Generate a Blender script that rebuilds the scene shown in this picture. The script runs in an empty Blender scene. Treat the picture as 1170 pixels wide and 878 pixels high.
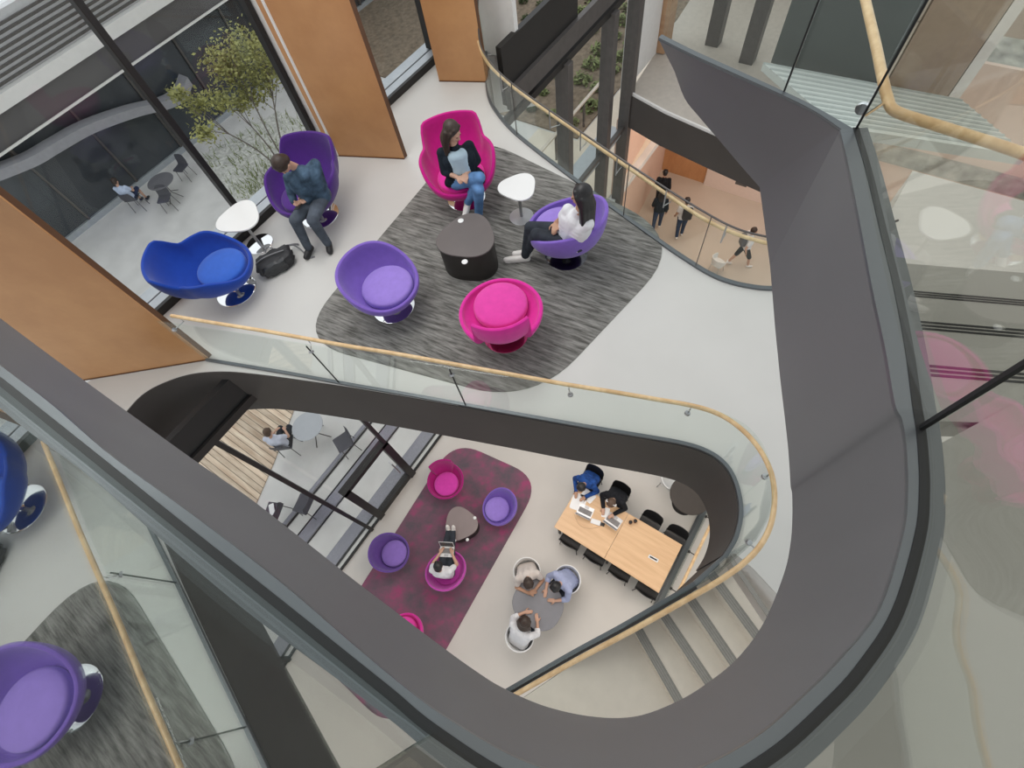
import bpy, bmesh, math, random
from mathutils import Vector, Matrix
from mathutils.geometry import tessellate_polygon
random.seed(7)
scene = bpy.context.scene
col = scene.collection
# ------------------------------------------------------------------ camera frame
F = 565.0
CX, CY = 585.0, 439.0
CAMZ = 11.2
Z2, Z1, Z0 = 6.4, 0.0, -3.6          # upper lounge, lower lounge, lowest hall
Z3 = 10.05                            # landing beside the camera
n_ = Vector((655.5-CX, 734.6-CY, F)).normalized()
v_ = Vector((1444-CX, -737-CY, F))
e1 = (v_ - n_*v_.dot(n_)).normalized()
e2 = n_.cross(e1)
def c2w(c): return Vector((c.dot(e1), -c.dot(e2), -c.dot(n_)))
def W(px, py, z):
    r = Vector((px-CX, py-CY, F)); t = (CAMZ-z)/r.dot(n_)
    w = c2w(r*t); return Vector((w.x, w.y, z))
def onplane(px, py, A, B):
    """point of the sight line on the vertical plane through A and B"""
    r = c2w(Vector((px-CX, py-CY, F))); d = B-A; nn = Vector((-d.y, d.x, 0))
    o = Vector((0, 0, CAMZ)); t = (A-o).dot(nn)/r.dot(nn); return o+r*t
cam = bpy.data.objects.new('camera', bpy.data.cameras.new('camera')); col.objects.link(cam)
R_, U_, D_ = c2w(Vector((1,0,0))), c2w(Vector((0,-1,0))), c2w(Vector((0,0,1)))
cam.matrix_world = Matrix(((R_.x,U_.x,-D_.x,0),(R_.y,U_.y,-D_.y,0),(R_.z,U_.z,-D_.z,CAMZ),(0,0,0,1)))
cam.data.sensor_width = 36; cam.data.lens = 36*F/1170; cam.data.clip_start = .02; cam.data.clip_end = 300
scene.camera = cam
# ------------------------------------------------------------------ materials
MATS = {}
def mat(name, c, rough=.6, metal=0, var=.06, scale=8, bump=0, spec=.5, sheen=0, emit=None):
    if name in MATS: return MATS[name]
    m = bpy.data.materials.new(name); m.use_nodes = True
    nt = m.node_tree; b = nt.nodes['Principled BSDF']
    tc = nt.nodes.new('ShaderNodeTexCoord')
    nz = nt.nodes.new('ShaderNodeTexNoise'); nz.inputs['Scale'].default_value = scale; nz.inputs['Detail'].default_value = 4
    nt.links.new(tc.outputs['Object'], nz.inputs['Vector'])
    rp = nt.nodes.new('ShaderNodeValToRGB')
    rp.color_ramp.elements[0].position = .3; rp.color_ramp.elements[1].position = .7
    rp.color_ramp.elements[0].color = [max(0,x*(1-var)) for x in c]+[1]
    rp.color_ramp.elements[1].color = [min(1,x*(1+var)) for x in c]+[1]
    nt.links.new(nz.outputs['Fac'], rp.inputs['Fac']); nt.links.new(rp.outputs['Color'], b.inputs['Base Color'])
    b.inputs['Roughness'].default_value = rough; b.inputs['Metallic'].default_value = metal
    b.inputs['Specular IOR Level'].default_value = spec
    if sheen: b.inputs['Sheen Weight'].default_value = sheen
    if bump:
        bp = nt.nodes.new('ShaderNodeBump'); bp.inputs['Strength'].default_value = bump; bp.inputs['Distance'].default_value = .01
        n2 = nt.nodes.new('ShaderNodeTexNoise'); n2.inputs['Scale'].default_value = scale*20
        nt.links.new(tc.outputs['Object'], n2.inputs['Vector'])
        nt.links.new(n2.outputs['Fac'], bp.inputs['Height']); nt.links.new(bp.outputs['Normal'], b.inputs['Normal'])
    if emit:
        b.inputs['Emission Color'].default_value = list(emit[:3])+[1]; b.inputs['Emission Strength'].default_value = emit[3]
    MATS[name] = m; return m
def glass(name, fac, tint, fres=0):
    m = bpy.data.materials.new(name); m.use_nodes = True; nt = m.node_tree; nt.nodes.clear()
    out = nt.nodes.new('ShaderNodeOutputMaterial'); mx = nt.nodes.new('ShaderNodeMixShader')
    tr = nt.nodes.new('ShaderNodeBsdfTransparent'); gl = nt.nodes.new('ShaderNodeBsdfGlossy')
    tr.inputs['Color'].default_value = list(tint)+[1]; gl.inputs['Roughness'].default_value = .0
    gl.inputs['Color'].default_value = (.95,.98,.96,1)
    if fres:                          # Schlick rise towards grazing, the same on both faces
        lw = nt.nodes.new('ShaderNodeLayerWeight'); lw.inputs['Blend'].default_value = .5
        pw = nt.nodes.new('ShaderNodeMath'); pw.operation = 'POWER'; pw.inputs[1].default_value = 4
        ml = nt.nodes.new('ShaderNodeMath'); ml.operation = 'MULTIPLY_ADD'; ml.inputs[1].default_value = fres; ml.inputs[2].default_value = fac; ml.use_clamp = True
        nt.links.new(lw.outputs['Facing'], pw.inputs[0]); nt.links.new(pw.outputs[0], ml.inputs[0]); nt.links.new(ml.outputs[0], mx.inputs['Fac'])
    else: mx.inputs['Fac'].default_value = fac
    nt.links.new(tr.outputs[0], mx.inputs[1]); nt.links.new(gl.outputs[0], mx.inputs[2]); nt.links.new(mx.outputs[0], out.inputs[0])
    MATS[name] = m; return m
def streak(name, c1, c2, scale=(2,40,1), rough=.9, rot=0, mix=None, spec=.2):
    """stretched noise: woven carpet, wood grain"""
    m = bpy.data.materials.new(name); m.use_nodes = True; nt = m.node_tree; b = nt.nodes['Principled BSDF']
    tc = nt.nodes.new('ShaderNodeTexCoord'); mp = nt.nodes.new('ShaderNodeMapping')
    mp.vector_type = 'TEXTURE'; mp.inputs['Scale'].default_value = [1/q for q in scale]; mp.inputs['Rotation'].default_value = (0,0,rot)
    nz = nt.nodes.new('ShaderNodeTexNoise'); nz.inputs['Scale'].default_value = 1; nz.inputs['Detail'].default_value = 6; nz.inputs['Roughness'].default_value = .65
    rp = nt.nodes.new('ShaderNodeValToRGB'); rp.color_ramp.elements[0].position = .36; rp.color_ramp.elements[1].position = .66
    rp.color_ramp.elements[0].color = list(c1)+[1]; rp.color_ramp.elements[1].color = list(c2)+[1]
    if mix:
        e = rp.color_ramp.elements.new(.52); e.color = list(mix)+[1]
    L = nt.links.new
    L(tc.outputs['Object'], mp.inputs['Vector']); L(mp.outputs[0], nz.inputs['Vector']); L(nz.outputs['Fac'], rp.inputs['Fac']); L(rp.outputs[0], b.inputs['Base Color'])
    b.inputs['Roughness'].default_value = rough; b.inputs['Specular IOR Level'].default_value = spec
    MATS[name] = m; return m
terrazzo = mat('terrazzo', (.60,.585,.555), .38, 0, .035, 1.2)
terrazzo1 = mat('lower_terrazzo', (.60,.565,.52), .38, 0, .04, 1.0)
terrazzo0 = mat('hall_terrazzo', (.58,.50,.42), .4, 0, .04, 1.0)
darkmetal = mat('dark_painted_steel', (.078,.069,.064), .55, 0, .08, .8, 0, .12)
ringmetal = mat('satin_grey_steel', (.15,.148,.154), .5, 0, .05, .8, 0, .3)
capmetal = mat('grey_steel_cap', (.14,.15,.16), .35, .5, .05, 2)
gasket = mat('black_gasket', (.006,.006,.007), .5, 0, .02)
frame_m = mat('black_window_frame', (.018,.016,.015), .45, .2, .1)
frame_g = mat('bronze_grey_frame', (.10,.09,.085), .45, .3, .1)
sill_m = mat('aluminium_sill', (.42,.45,.48), .4, .4, .06)
plaster = mat('white_plaster', (.78,.76,.73), .7, 0, .03)
wood = streak('maple_panel', (.46,.225,.092), (.57,.30,.13), (.8,.8,.9), .32, 0, None, .5)
woodedge = mat('dark_wood_edge', (.12,.05,.02), .5)
railwood = streak('oak_handrail', (.62,.40,.20), (.80,.58,.33), (9,9,2), .35, 0, None, .5)
chrome = mat('polished_chrome', (.86,.87,.89), .06, 1, .01)
steel = mat('brushed_steel', (.45,.45,.46), .3, .9, .04)
_d = W(700,330,Z2)-W(560,285,Z2); CARPET_ROT = math.atan2(_d.y, _d.x)
carpet = streak('charcoal_streaked_carpet', (.085,.082,.074), (.31,.30,.28), (3.2,26,1), .95, CARPET_ROT)
magrug = streak('plum_mottled_carpet', (.125,.10,.118), (.34,.075,.165), (2.4,2.0,1), .95, .5, (.20,.10,.14))
g_guard = glass('clear_guard_glass', .03, (.95,.975,.962), .4)
g_near = glass('reflective_guard_glass', .50, (.90,.94,.92))
g_mid = glass('half_reflective_guard_glass', .12, (.94,.93,.88))
g_fac = glass('facade_glass', .012, (.97,.98,.98), .08)
nosing_m = mat('grooved_nosing', (.25,.235,.21), .6, 0, .1, 40)
tread_m = mat('stair_terrazzo', (.68,.61,.52), .4, 0, .03)
# ------------------------------------------------------------------ mesh helpers
def obj(name, bm, m, parent=None, smooth=False):
    me = bpy.data.meshes.new(name); bm.normal_update()
    if smooth:                         # keep hard corners hard
        for e in bm.edges:
            if len(e.link_faces) != 2 or e.calc_face_angle(0) > .7: e.smooth = False
    bm.to_mesh(me); bm.free()
    if smooth:
        for p in me.polygons: p.use_smooth = True
    o = bpy.data.objects.new(name, me); col.objects.link(o)
    for k in (m if isinstance(m, (list, tuple)) else [m]): me.materials.append(k)
    if parent: o.parent = parent
    return o
def tag(o, label=None, cat=None, group=None, kind=None):
    if label: o['label'] = label
    if cat: o['category'] = cat
    if group: o['group'] = group
    if kind: o['kind'] = kind
    return o
def empty(name, loc, rz=0, label=None, cat=None, group=None, kind=None):
    o = bpy.data.objects.new(name, None); col.objects.link(o); o.location = loc; o.rotation_euler = (0,0,rz)
    o.empty_display_size = .1
    return tag(o, label, cat, group, kind)
def B(): return bmesh.new()
def box(bm, c, s, M=None, rz=0):
    """box centred at c with full sizes s"""
    T = Matrix.Translation(Vector(c)) @ Matrix.Rotation(rz, 4, 'Z') @ Matrix.Diagonal((s[0],s[1],s[2],1))
    if M is not None: T = M @ T
    return bmesh.ops.create_cube(bm, size=1, matrix=T)['verts']
def bev(bm, w=.01, seg=2):
    bmesh.ops.bevel(bm, geom=list(bm.edges), offset=w, segments=seg, affect='EDGES', profile=.6, clamp_overlap=True); return bm
def bar(bm, a, b, w, h=None, up=Vector((0,0,1))):
    """square bar from a to b"""
    a, b = Vector(a), Vector(b); d = (b-a); L = d.length; d.normalize(); h = h or w
    if abs(d.dot(up)) > .98: up = Vector((1,0,0))
    s = d.cross(up).normalized(); u = s.cross(d).normalized()
    vs = []
    for p in (a, b):
        for i, j in ((-1,-1),(1,-1),(1,1),(-1,1)): vs.append(bm.verts.new(p+s*(i*w/2)+u*(j*h/2)))
    for f in ((3,2,1,0),(4,5,6,7),(0,1,5,4),(1,2,6,5),(2,3,7,6),(3,0,4,7)): bm.faces.new([vs[k] for k in f])
def tube(bm, pts, r, seg=10, closed=False):
    pts = [Vector(p) for p in pts]; rings = []; n = len(pts)
    rr = r if isinstance(r, (list, tuple)) else [r]*n
    for i, p in enumerate(pts):
        if closed: d = pts[(i+1) % n]-pts[i-1]
        else: d = pts[min(i+1,n-1)]-pts[max(i-1,0)]
        d.normalize(); up = Vector((0,0,1)) if abs(d.z) < .97 else Vector((1,0,0))
        s = d.cross(up).normalized(); u = s.cross(d)
        rings.append([bm.verts.new(p+s*(rr[i]*math.cos(2*math.pi*k/seg))+u*(rr[i]*math.sin(2*math.pi*k/seg))) for k in range(seg)])
    for i in range(n if closed else n-1):
        a, b = rings[i], rings[(i+1) % n]
        for k in range(seg): bm.faces.new((a[k], a[(k+1)%seg], b[(k+1)%seg], b[k]))
    if not closed:
        bm.faces.new(rings[0][::-1]); bm.faces.new(rings[-1])
def lathe(bm, prof, seg=32, M=None):
    """closed of revolution; prof = [(r,z)...] from bottom axis to top axis"""
    rings = []
    for r, z in prof:
        if r < 1e-5: v = [bm.verts.new((0,0,z))]
        else: v = [bm.verts.new((r*math.cos(2*math.pi*k/seg), r*math.sin(2*math.pi*k/seg), z)) for k in range(seg)]
        rings.append(v)
    for a, b in zip(rings, rings[1:]):
        for k in range(seg):
            k2 = (k+1) % seg
            if len(a) == 1 and len(b) == 1: continue
            if len(a) == 1: bm.faces.new((a[0], b[k2], b[k]))
            elif len(b) == 1: bm.faces.new((a[k], a[k2], b[0]))
            else: bm.faces.new((a[k], a[k2], b[k2], b[k]))
    vs = [v for r in rings for v in r]
    if M is not None: bmesh.ops.transform(bm, matrix=M, verts=vs)
    return vs
def poly_prism(bm, outer, z0, z1, holes=()):
    loops = [[Vector((p[0],p[1],0)) for p in l] for l in (outer, *holes)]
    tris = tessellate_polygon(loops); flat = [p for l in loops for p in l]
    top = [bm.verts.new((p.x,p.y,z1)) for p in flat]; bot = [bm.verts.new((p.x,p.y,z0)) for p in flat]
    for t in tris:
        a, b, c = (flat[i] for i in t)
        if (b-a).cross(c-a).z < 0: t = t[::-1]
        try: bm.faces.new([top[i] for i in t]); bm.faces.new([bot[i] for i in t[::-1]])
        except ValueError: pass
    k = 0
    for l in loops:
        n = len(l)
        for i in range(n):
            j = (i+1) % n
            bm.faces.new((bot[k+i], bot[k+j], top[k+j], top[k+i]))
        k += n
    bmesh.ops.recalc_face_normals(bm, faces=bm.faces)
def cr(pts, n=8):
    """Catmull-Rom through the points (tuples or Vectors of any size)"""
    P = [Vector(p) for p in pts]; out = []
    for i in range(len(P)-1):
        p0, p1, p2, p3 = P[max(i-1,0)], P[i], P[i+1], P[min(i+2,len(P)-1)]
        for k in range(n):
            t = k/n
            out.append(.5*((2*p1)+(p2-p0)*t+(2*p0-5*p1+4*p2-p3)*t*t+(3*p1-p0-3*p2+p3)*t**3))
    out.append(P[-1]); return out
def offset(path, d):
    """shift a polyline sideways in plan (left of travel is positive)"""
    out = []
    for i, p in enumerate(path):
        t = path[min(i+1,len(path)-1)]-path[max(i-1,0)]; t.z = 0; t.normalize()
        out.append(Vector((p.x-t.y*d, p.y+t.x*d, p.z)))
    return out
def wall_ribbon(bm, base, top, th):
    """solid sheet standing on polyline base with upper edge polyline top, thickness th to the left of travel"""
    b2, t2 = offset(base, th), offset(top, th)
    V = [[bm.verts.new(p) for p in l] for l in (base, top, t2, b2)]
    n = len(base)
    for i in range(n-1):
        for a, b in ((0,1),(1,2),(2,3),(3,0)):
            bm.faces.new((V[a][i], V[a][i+1], V[b][i+1], V[b][i]))
    bm.faces.new([V[k][0] for k in range(4)]); bm.faces.new([V[k][-1] for k in (3,2,1,0)])
    bmesh.ops.recalc_face_normals(bm, faces=bm.faces)
def lift(path, dz): return [Vector((p.x, p.y, p.z+dz)) for p in path]
def resample(path, step):
    out = [path[0].copy()]; acc = 0
    for a, b in zip(path, path[1:]):
        L = (b-a).length
        if L < 1e-9: continue
        t = step-acc
        while t <= L:
            out.append(a.lerp(b, t/L)); t += step
        acc = (acc+L) % step
    if (out[-1]-path[-1]).length > 1e-4: out.append(path[-1].copy())
    return out
def rrect(w, h, r, n=6):
    out = []
    for cx, cy, a0 in ((w/2-r,h/2-r,0),(-w/2+r,h/2-r,90),(-w/2+r,-h/2+r,180),(w/2-r,-h/2+r,270)):
        for k in range(n+1):
            a = math.radians(a0+90*k/n); out.append((cx+r*math.cos(a), cy+r*math.sin(a)))
    return out
def round_poly(pts, radii, n=10):
    out = []; N = len(pts)
    for i in range(N):
        p, a, b = Vector(pts[i]).to_2d(), Vector(pts[i-1]).to_2d(), Vector(pts[(i+1)%N]).to_2d()
        u, v = (a-p), (b-p); r = radii[i]
        s, e = p+u.normalized()*min(r,u.length*.49), p+v.normalized()*min(r,v.length*.49)
        for k in range(n+1):
            t = k/n; out.append((1-t)**2*s+2*t*(1-t)*p+t*t*e)
    return out
def struct(o): o['kind'] = 'structure'; return o
# ================================================================== SETTING
def px(pts, z): return [W(x, y, z) for x, y in pts]
# ---- upper floor with its two openings
E_L1 = [(118,600),(112,540),(122,500),(146,468),(165,449),(190,436),(220,427),(255,424.5),(290,427),(340,433.5),(400,442.5),(460,452.5),(520,463),(580,473.5),(640,484.5),(700,494.5),(750,503),(778,508.5),(800,515),(820,526),(834,543),(842,565),(844,590),(838,615),(826,636)]
edge1 = px(cr([(x,y) for x,y in E_L1], 5), Z2)
E_V2 = [(555,40),(555,60),(555.5,80),(557,105),(561,119),(570,133),(582,147),(600,163),(640,194),(700,239),(760,282),(790,302),(810,314),(830,322.5),(855,328.5),(882,331),(930,328),(980,312)]
edge2 = px(cr(E_V2, 5), Z2)
# stair run from the upper floor: nosing ends on the rail side and the far side
SN = [Vector((1.25,-.925)), Vector((1.085,-.83)), Vector((.855,-.72)), Vector((.62,-.60)), Vector((.385,-.478))]
SF = [Vector((1.06,-1.24)), Vector((.86,-1.275)), Vector((.59,-1.222)), Vector((.352,-1.137)), Vector((.08,-1.012))]
rail_px = [(196,361),(250,370),(300,378),(350,387),(400,396),(450,404),(500,413),(550,422),(600,431),(650,440),(700,448),(750,456.5),(785,462.5),(810,469),(830,478),(850,493),(866,511),(877,530),(883,548),(885,570),(882,595),(874,615),(862,632),(845,648)]
RH = .80
rail1 = px(cr(rail_px, 5), Z2+RH)
# descending part of the rail, found along its sight line with falling height
p = rail1[-1].copy(); desc = []
for (x, y) in cr([(845,648),(820,665),(780,688),(720,722),(660,754),(600,788),(560,811),(500,846)], 6)[1:]:
    z = p.z
    for _ in range(8):
        q = W(x, y, z); z = p.z-.52*(q-p).to_2d().length*min(1, len(desc)/5+.2)
    p = W(x, y, z); desc.append(p)
rail1 = rail1+desc
hole = [q.to_2d() for q in edge1]
hole += [Vector((1.40,-.84)), Vector((1.36,-1.02)), Vector((1.0,-1.95)), Vector((-1.2,-1.9)), Vector((-2.3,-.6)), Vector((-2.1,1.5)), Vector((0,0))]
l0 = W(120,500,Z2).to_2d(); hole = hole[:-1]
v2 = [q.to_2d() for q in edge2]
outer = [Vector((-6,6.42)), Vector((6.9,6.42)), Vector((7.4,5.1))]+[v for v in v2 if v.x < 6.9]+[Vector((6.9,-.9)), Vector((6.9,-6)), Vector((-6,-6))]
outer = [o_ for o_ in outer]
bm = B(); poly_prism(bm, outer, Z2-.02, Z2, [hole]); struct(obj('floor', bm, terrazzo))
bm = B(); poly_prism(bm, outer, Z2-1.05, Z2-.025, [hole]); struct(obj('ceiling', bm, plaster))
# ---- lower floor, hall floor
bm = B(); box(bm, (-.2,-2.5,-.15), (16,15.04,.3)); struct(obj('floor', bm, terrazzo1))
bm = B(); box(bm, (12.5,-1,Z0-.15), (11,16,.3)); struct(obj('floor', bm, terrazzo0))
# ---- fascia of the opening in the upper floor
f1 = offset(edge1, -.012)
bm = B(); wall_ribbon(bm, lift(f1,-1.06), lift(f1,-.006), .03); struct(obj('trim_1', bm, darkmetal, None, True))
f2 = [q for q in edge2 if q.x < 9]
bm = B(); wall_ribbon(bm, lift(f2,-1.06), lift(f2,-.006), .03); struct(obj('trim_2', bm, darkmetal, None, True))

# ---- wooden blade walls between the upper windows
def fin(name, a, b, th, h, zb=Z2):
    a, b = Vector((a[0],a[1],0)), Vector((b[0],b[1],0)); d = (b-a).normalized(); s = Vector((-d.y,d.x,0))
    bm = B(); pts = [(a), (b), (b-s*th), (a-s*th)]
    poly_prism(bm, [p_.to_2d() for p_ in pts], zb+.012, zb+h)
    o = struct(obj(name, bm, wood))
    bm = B(); bar(bm, b+Vector((0,0,zb+.012))-s*th/2+d*.006, b+Vector((0,0,zb+h))-s*th/2+d*.006, .014, th)
    struct(obj('edge_strip', bm, woodedge, o))
    bm = B(); bar(bm, a+Vector((0,0,zb+.008)), b+Vector((0,0,zb+.008)), .02, .014); struct(obj('shadow_gap', bm, woodedge, o))
    return o
A0, A1 = W(100,434,Z2), W(239,411,Z2)
B0, B1 = W(380,178,Z2), W(462.4,181.8,Z2)
C0, C1 = W(502,93,Z2), W(556,94,Z2)
def ext(a, b, k): return a-(b-a)*k
fin('wall_left', ext(A0,A1,.25), A1, -.07, 5)
fin('wall_middle', B0, B1, -.07, 5)
fin('wall_right', C0, C1, -.07, 5)

# ---- upper windows
YF = 6.66
def window(name, x0, x1, mull, top=5.0):
    w = empty(name, ((x0+x1)/2, YF, Z2)); struct(w)
    ox = w.location.copy()
    def L(v): return Vector(v)-ox
    bm = B(); box(bm, L(((x0+x1)/2, YF-.03, Z2+.03)), (x1-x0, .03, .07)); struct(obj('gasket', bm, frame_m, w))
    bm = B()
    box(bm, L(((x0+x1)/2, YF-.135, Z2+.05)), (x1-x0, .17, .10)); box(bm, L(((x0+x1)/2, YF+.09, Z2+.045)), (x1-x0, .20, .09))
    bev(bm, .006, 1); struct(obj('sill', bm, sill_m, w))
    bm = B(); box(bm, L(((x0+x1)/2, YF-.25, Z2+.055)), (x1-x0, .055, .12)); struct(obj('inner_frame', bm, frame_m, w))
    for x in mull:
        bm = B(); box(bm, L((x, YF-.02, Z2+.1+top/2)), (.075,.13,top)); bev(bm, .006, 1)
        struct(obj('mullion', bm, frame_m, w))
    bm = B(); box(bm, L(((x0+x1)/2, YF, Z2+.1+top/2)), (x1-x0, .012, top)); struct(obj('pane', bm, g_fac, w))
    bm = B(); box(bm, L(((x0+x1)/2, YF, Z2+.16+top)), (x1-x0, .16, .12)); struct(obj('head_frame', bm, frame_m, w))
    return w
window('window_1', -.55, 3.78, [2.10, 3.72])
window('window_2', 4.05, 6.75, [4.1, 6.55])
bm = B(); box(bm, (3.84, YF-.17, Z2+2.5), (.14,.3,5)); struct(obj('wall_return', bm, plaster))
bm = B(); box(bm, (6.86, YF-.3, Z2+2.5), (.2,.5,5)); struct(obj('wall_return', bm, plaster))
# short end of the floor beyond the last blade
bm = B(); box(bm, (7.0, 5.9, Z2+2.5), (.1,1.6,5)); struct(obj('wall_end', bm, plaster))

# ---- lower glass wall on the line Y = 5.02
YL = 5.02
w = struct(empty('window_3', (2, YL, 0)))
def Lw(v): return Vector(v)-Vector((2,YL,0))
for x in (-3.6, -2.1, -.54, 1.02, 2.55, 4.1, 5.65):
    bm = B(); box(bm, Lw((x, YL, 2.85)), (.07,.11,5.7)); struct(obj('mullion', bm, frame_m, w))
for x, wd in ((8.3,.20), (10.15,.20), (11.35,.22)):
    bm = B(); box(bm, Lw((x, YL, 1.05)), (wd,.30,9.3)); bev(bm, .01, 1); struct(obj('column', bm, frame_g, w))
bm = B(); box(bm, Lw((3.5, YL, 5.72)), (15.6,.12,.13)); struct(obj('transom', bm, frame_m, w))
bm = B(); box(bm, Lw((-1.9, YL+.02, 6.0)), (5.2,.08,.42)); struct(obj('spandrel', bm, gasket, w))
bm = B(); box(bm, Lw((8.9, YL+.02, 6.0)), (4.8,.10,.34)); struct(obj('spandrel_strip', bm, frame_g, w))
bm = B(); box(bm, Lw((9.8, YL, 2.42)), (3.3,.10,.10)); struct(obj('transom', bm, frame_g, w))
bm = B(); box(bm, Lw((9.8, YL+.3, 2.2)), (3.3,.55,.05)); struct(obj('canopy', bm, sill_m, w))
bm = B(); box(bm, Lw((-2.4, YL, 2.85)), (4.2,.012,5.6)); box(bm, Lw((.40, YL, 3.9)), (1.3,.012,3.5)); box(bm, Lw((4.0, YL, 2.85)), (5.8,.012,5.6)); box(bm, Lw((9.0, YL, 1.05)), (4.7,.012,9.2)); struct(obj('pane', bm, g_fac, w))
bm = B(); box(bm, Lw((1.6, YL, .025)), (12,.05,.05)); struct(obj('sill', bm, frame_m, w))
bm = B(); box(bm, (7.7, YL+.1, 6.12+.25), (2.4,.1,.95)); struct(obj('wall_spandrel', bm, frame_m))
# door portal in the glass wall
d = struct(empty('door_1', (.40, YL, 0)))
for x in (-.585, .585):
    bm = B(); box(bm, (x, .02, 1.05), (.16,.16,2.1)); struct(obj('jamb', bm, frame_m, d))
bm = B(); box(bm, (0,.02,2.06), (1.33,.16,.12)); struct(obj('head', bm, frame_m, d))
bm = B(); box(bm, (0,.02,.09), (1.01,.10,.18)); struct(obj('bottom_rail', bm, frame_m, d))
bm = B(); box(bm, (0,.02,1.1), (1.01,.02,1.85)); struct(obj('pane', bm, g_fac, d))
bm = B(); tube(bm, [(.4,-.10,.8),(.4,-.10,1.4)], .015); bar(bm, (.4,.0,.85), (.4,-.10,.85), .02); bar(bm, (.4,0,1.35), (.4,-.10,1.35), .02); struct(obj('handle', bm, steel, d))
# threshold strips in front of the glass wall
def strip(name, y, wdt, h, m, x0=-4.2, x1=7.5):
    bm = B(); box(bm, ((x0+x1)/2, y, h/2+.004), (x1-x0, wdt, h)); struct(obj(name, bm, m))
lavender = mat('drain_cover', (.27,.27,.31), .6, .1, .1, 30)
strip('trim_3', YL-.0+.33, .30, .012, lavender); strip('trim_4', YL+.15, .05, .014, gasket)
strip('trim_5', 6.27, .27, .012, lavender); strip('trim_6', 6.10, .035, .014, gasket); strip('trim_7', 6.43, .03, .014, gasket)
strip('trim_8', 6.80, .05, .014, gasket); strip('trim_9', 6.90, .10, .012, lavender)

# ---- outdoors
pave = mat('concrete_paving', (.66,.65,.63), .8, 0, .08, 1.5)
bm = B(); box(bm, (0,13.03,-.1), (60,16,.2)); struct(obj('ground', bm, pave))
deckm = streak('weathered_deck_boards', (.58,.43,.31), (.88,.74,.58), (7,.9,1), .8)
nt = deckm.node_tree
def deck_lines(m, pitch):
    nt = m.node_tree; b = nt.nodes['Principled BSDF']; L = nt.links.new
    tc = nt.nodes['Texture Coordinate']; sp = nt.nodes.new('ShaderNodeSeparateXYZ'); L(tc.outputs['Object'], sp.inputs[0])
    a = nt.nodes.new('ShaderNodeMath'); a.operation='DIVIDE'; a.inputs[1].default_value=pitch; L(sp.outputs['X'], a.inputs[0])
    f = nt.nodes.new('ShaderNodeMath'); f.operation='FRACT'; L(a.outputs[0], f.inputs[0])
    g = nt.nodes.new('ShaderNodeMath'); g.operation='GREATER_THAN'; g.inputs[1].default_value=.12; L(f.outputs[0], g.inputs[0])
    fl = nt.nodes.new('ShaderNodeMath'); fl.operation='FLOOR'; L(a.outputs[0], fl.inputs[0])
    wn = nt.nodes.new('ShaderNodeTexWhiteNoise'); wn.noise_dimensions='1D'; L(fl.outputs[0], wn.inputs['W'])
    mr = nt.nodes.new('ShaderNodeMapRange'); mr.inputs['To Min'].default_value=.72; mr.inputs['To Max'].default_value=1.1; L(wn.outputs['Value'], mr.inputs['Value'])
    mm = nt.nodes.new('ShaderNodeMath'); mm.operation='MULTIPLY'; L(mr.outputs[0], mm.inputs[0])
    mr2 = nt.nodes.new('ShaderNodeMapRange'); mr2.inputs['To Min'].default_value=.32; L(g.outputs[0], mr2.inputs['Value']); L(mr2.outputs[0], mm.inputs[1])
    src = b.inputs['Base Color'].links[0].from_socket
    mx = nt.nodes.new('ShaderNodeVectorMath'); mx.operation='SCALE'; L(src, mx.inputs[0]); L(mm.outputs[0], mx.inputs['Scale']); L(mx.outputs[0], b.inputs['Base Color'])
deck_lines(deckm, .14)
dk = [W(336,469,0), W(313,530,0), W(292,579,0), W(255,640,0)]
bm = B(); poly_prism(bm, [dk[0].to_2d()+Vector((.9,3.5)), dk[0].to_2d(), dk[1].to_2d(), dk[2].to_2d(), dk[3].to_2d(), Vector((-9,7.0)), Vector((-9,12.5))], .003, .03)
struct(obj('deck', bm, deckm))
bm = B(); poly_prism(bm, [Vector((6.5,5.25)),Vector((20.0,5.25)),Vector((20.0,7.45)),Vector((13.1,7.45)),Vector((13.1,9.0)),Vector((6.5,9.0))], .003, .02); struct(obj('terrace_paving', bm, mat('pale_stone_paving', (.74,.67,.56), .8, 0, .06, 1)))
# opposite wing of the building
OA, OB = Vector((1.05,20.75,0)), Vector((5.93,20.75,0))
wingglass = mat('dark_curtain_wall_glass', (.055,.062,.07), .12, .2, .15, .6)
slabm = mat('grey_concrete_slab', (.30,.30,.32), .7)
parapet = mat('charcoal_parapet_panel', (.105,.098,.098), .6, 0, .06, .4)
SM_ = lambda P_, n=6: [(v.x, v.y) for v in cr(P_, n)]
ob = empty('opposite_wing', (3,21.6,0), 0, 'curved dark glass wing of the building across the terrace', 'building'); struct(ob)
def arc(y0, x0, x1, sag, n=24):
    return [Vector((x0+(x1-x0)*k/n, y0+sag*(2*k/n-1)**2, 0)) for k in range(n+1)]
def band(name, path, z0, z1, th, m):
    loc = ob.location
    bm = B(); wall_ribbon(bm, [Vector((p.x,p.y,z0))-loc for p in path], [Vector((p.x,p.y,z1))-loc for p in path], th); struct(obj(name, bm, m, ob))
pth = arc(20.8, -14, 30, 0)
band('glass_wall', pth, 0, 3.1, .3, wingglass)
band('kerb', arc(20.72,-14,30,0), 0, .20, .30, sill_m)
band('rail', arc(20.35,-14,30,0), 3.12, 3.18, .05, plaster)
band('parapet', arc(20.45,-14,30,0), 3.1, 3.92, .3, parapet)
band('coping', arc(20.3,-14,30,0), 3.92, 4.27, .5, plaster)
band('ribbed_roof', arc(20.55,-14,30,0), 4.2, 5.6, .3, mat('ribbed_metal', (.62,.62,.63), .45, .5, .05))
for k in range(8):
    band('rib', arc(20.49,-14,30,0), 4.33+k*.145, 4.39+k*.145, .06, frame_g)
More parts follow.
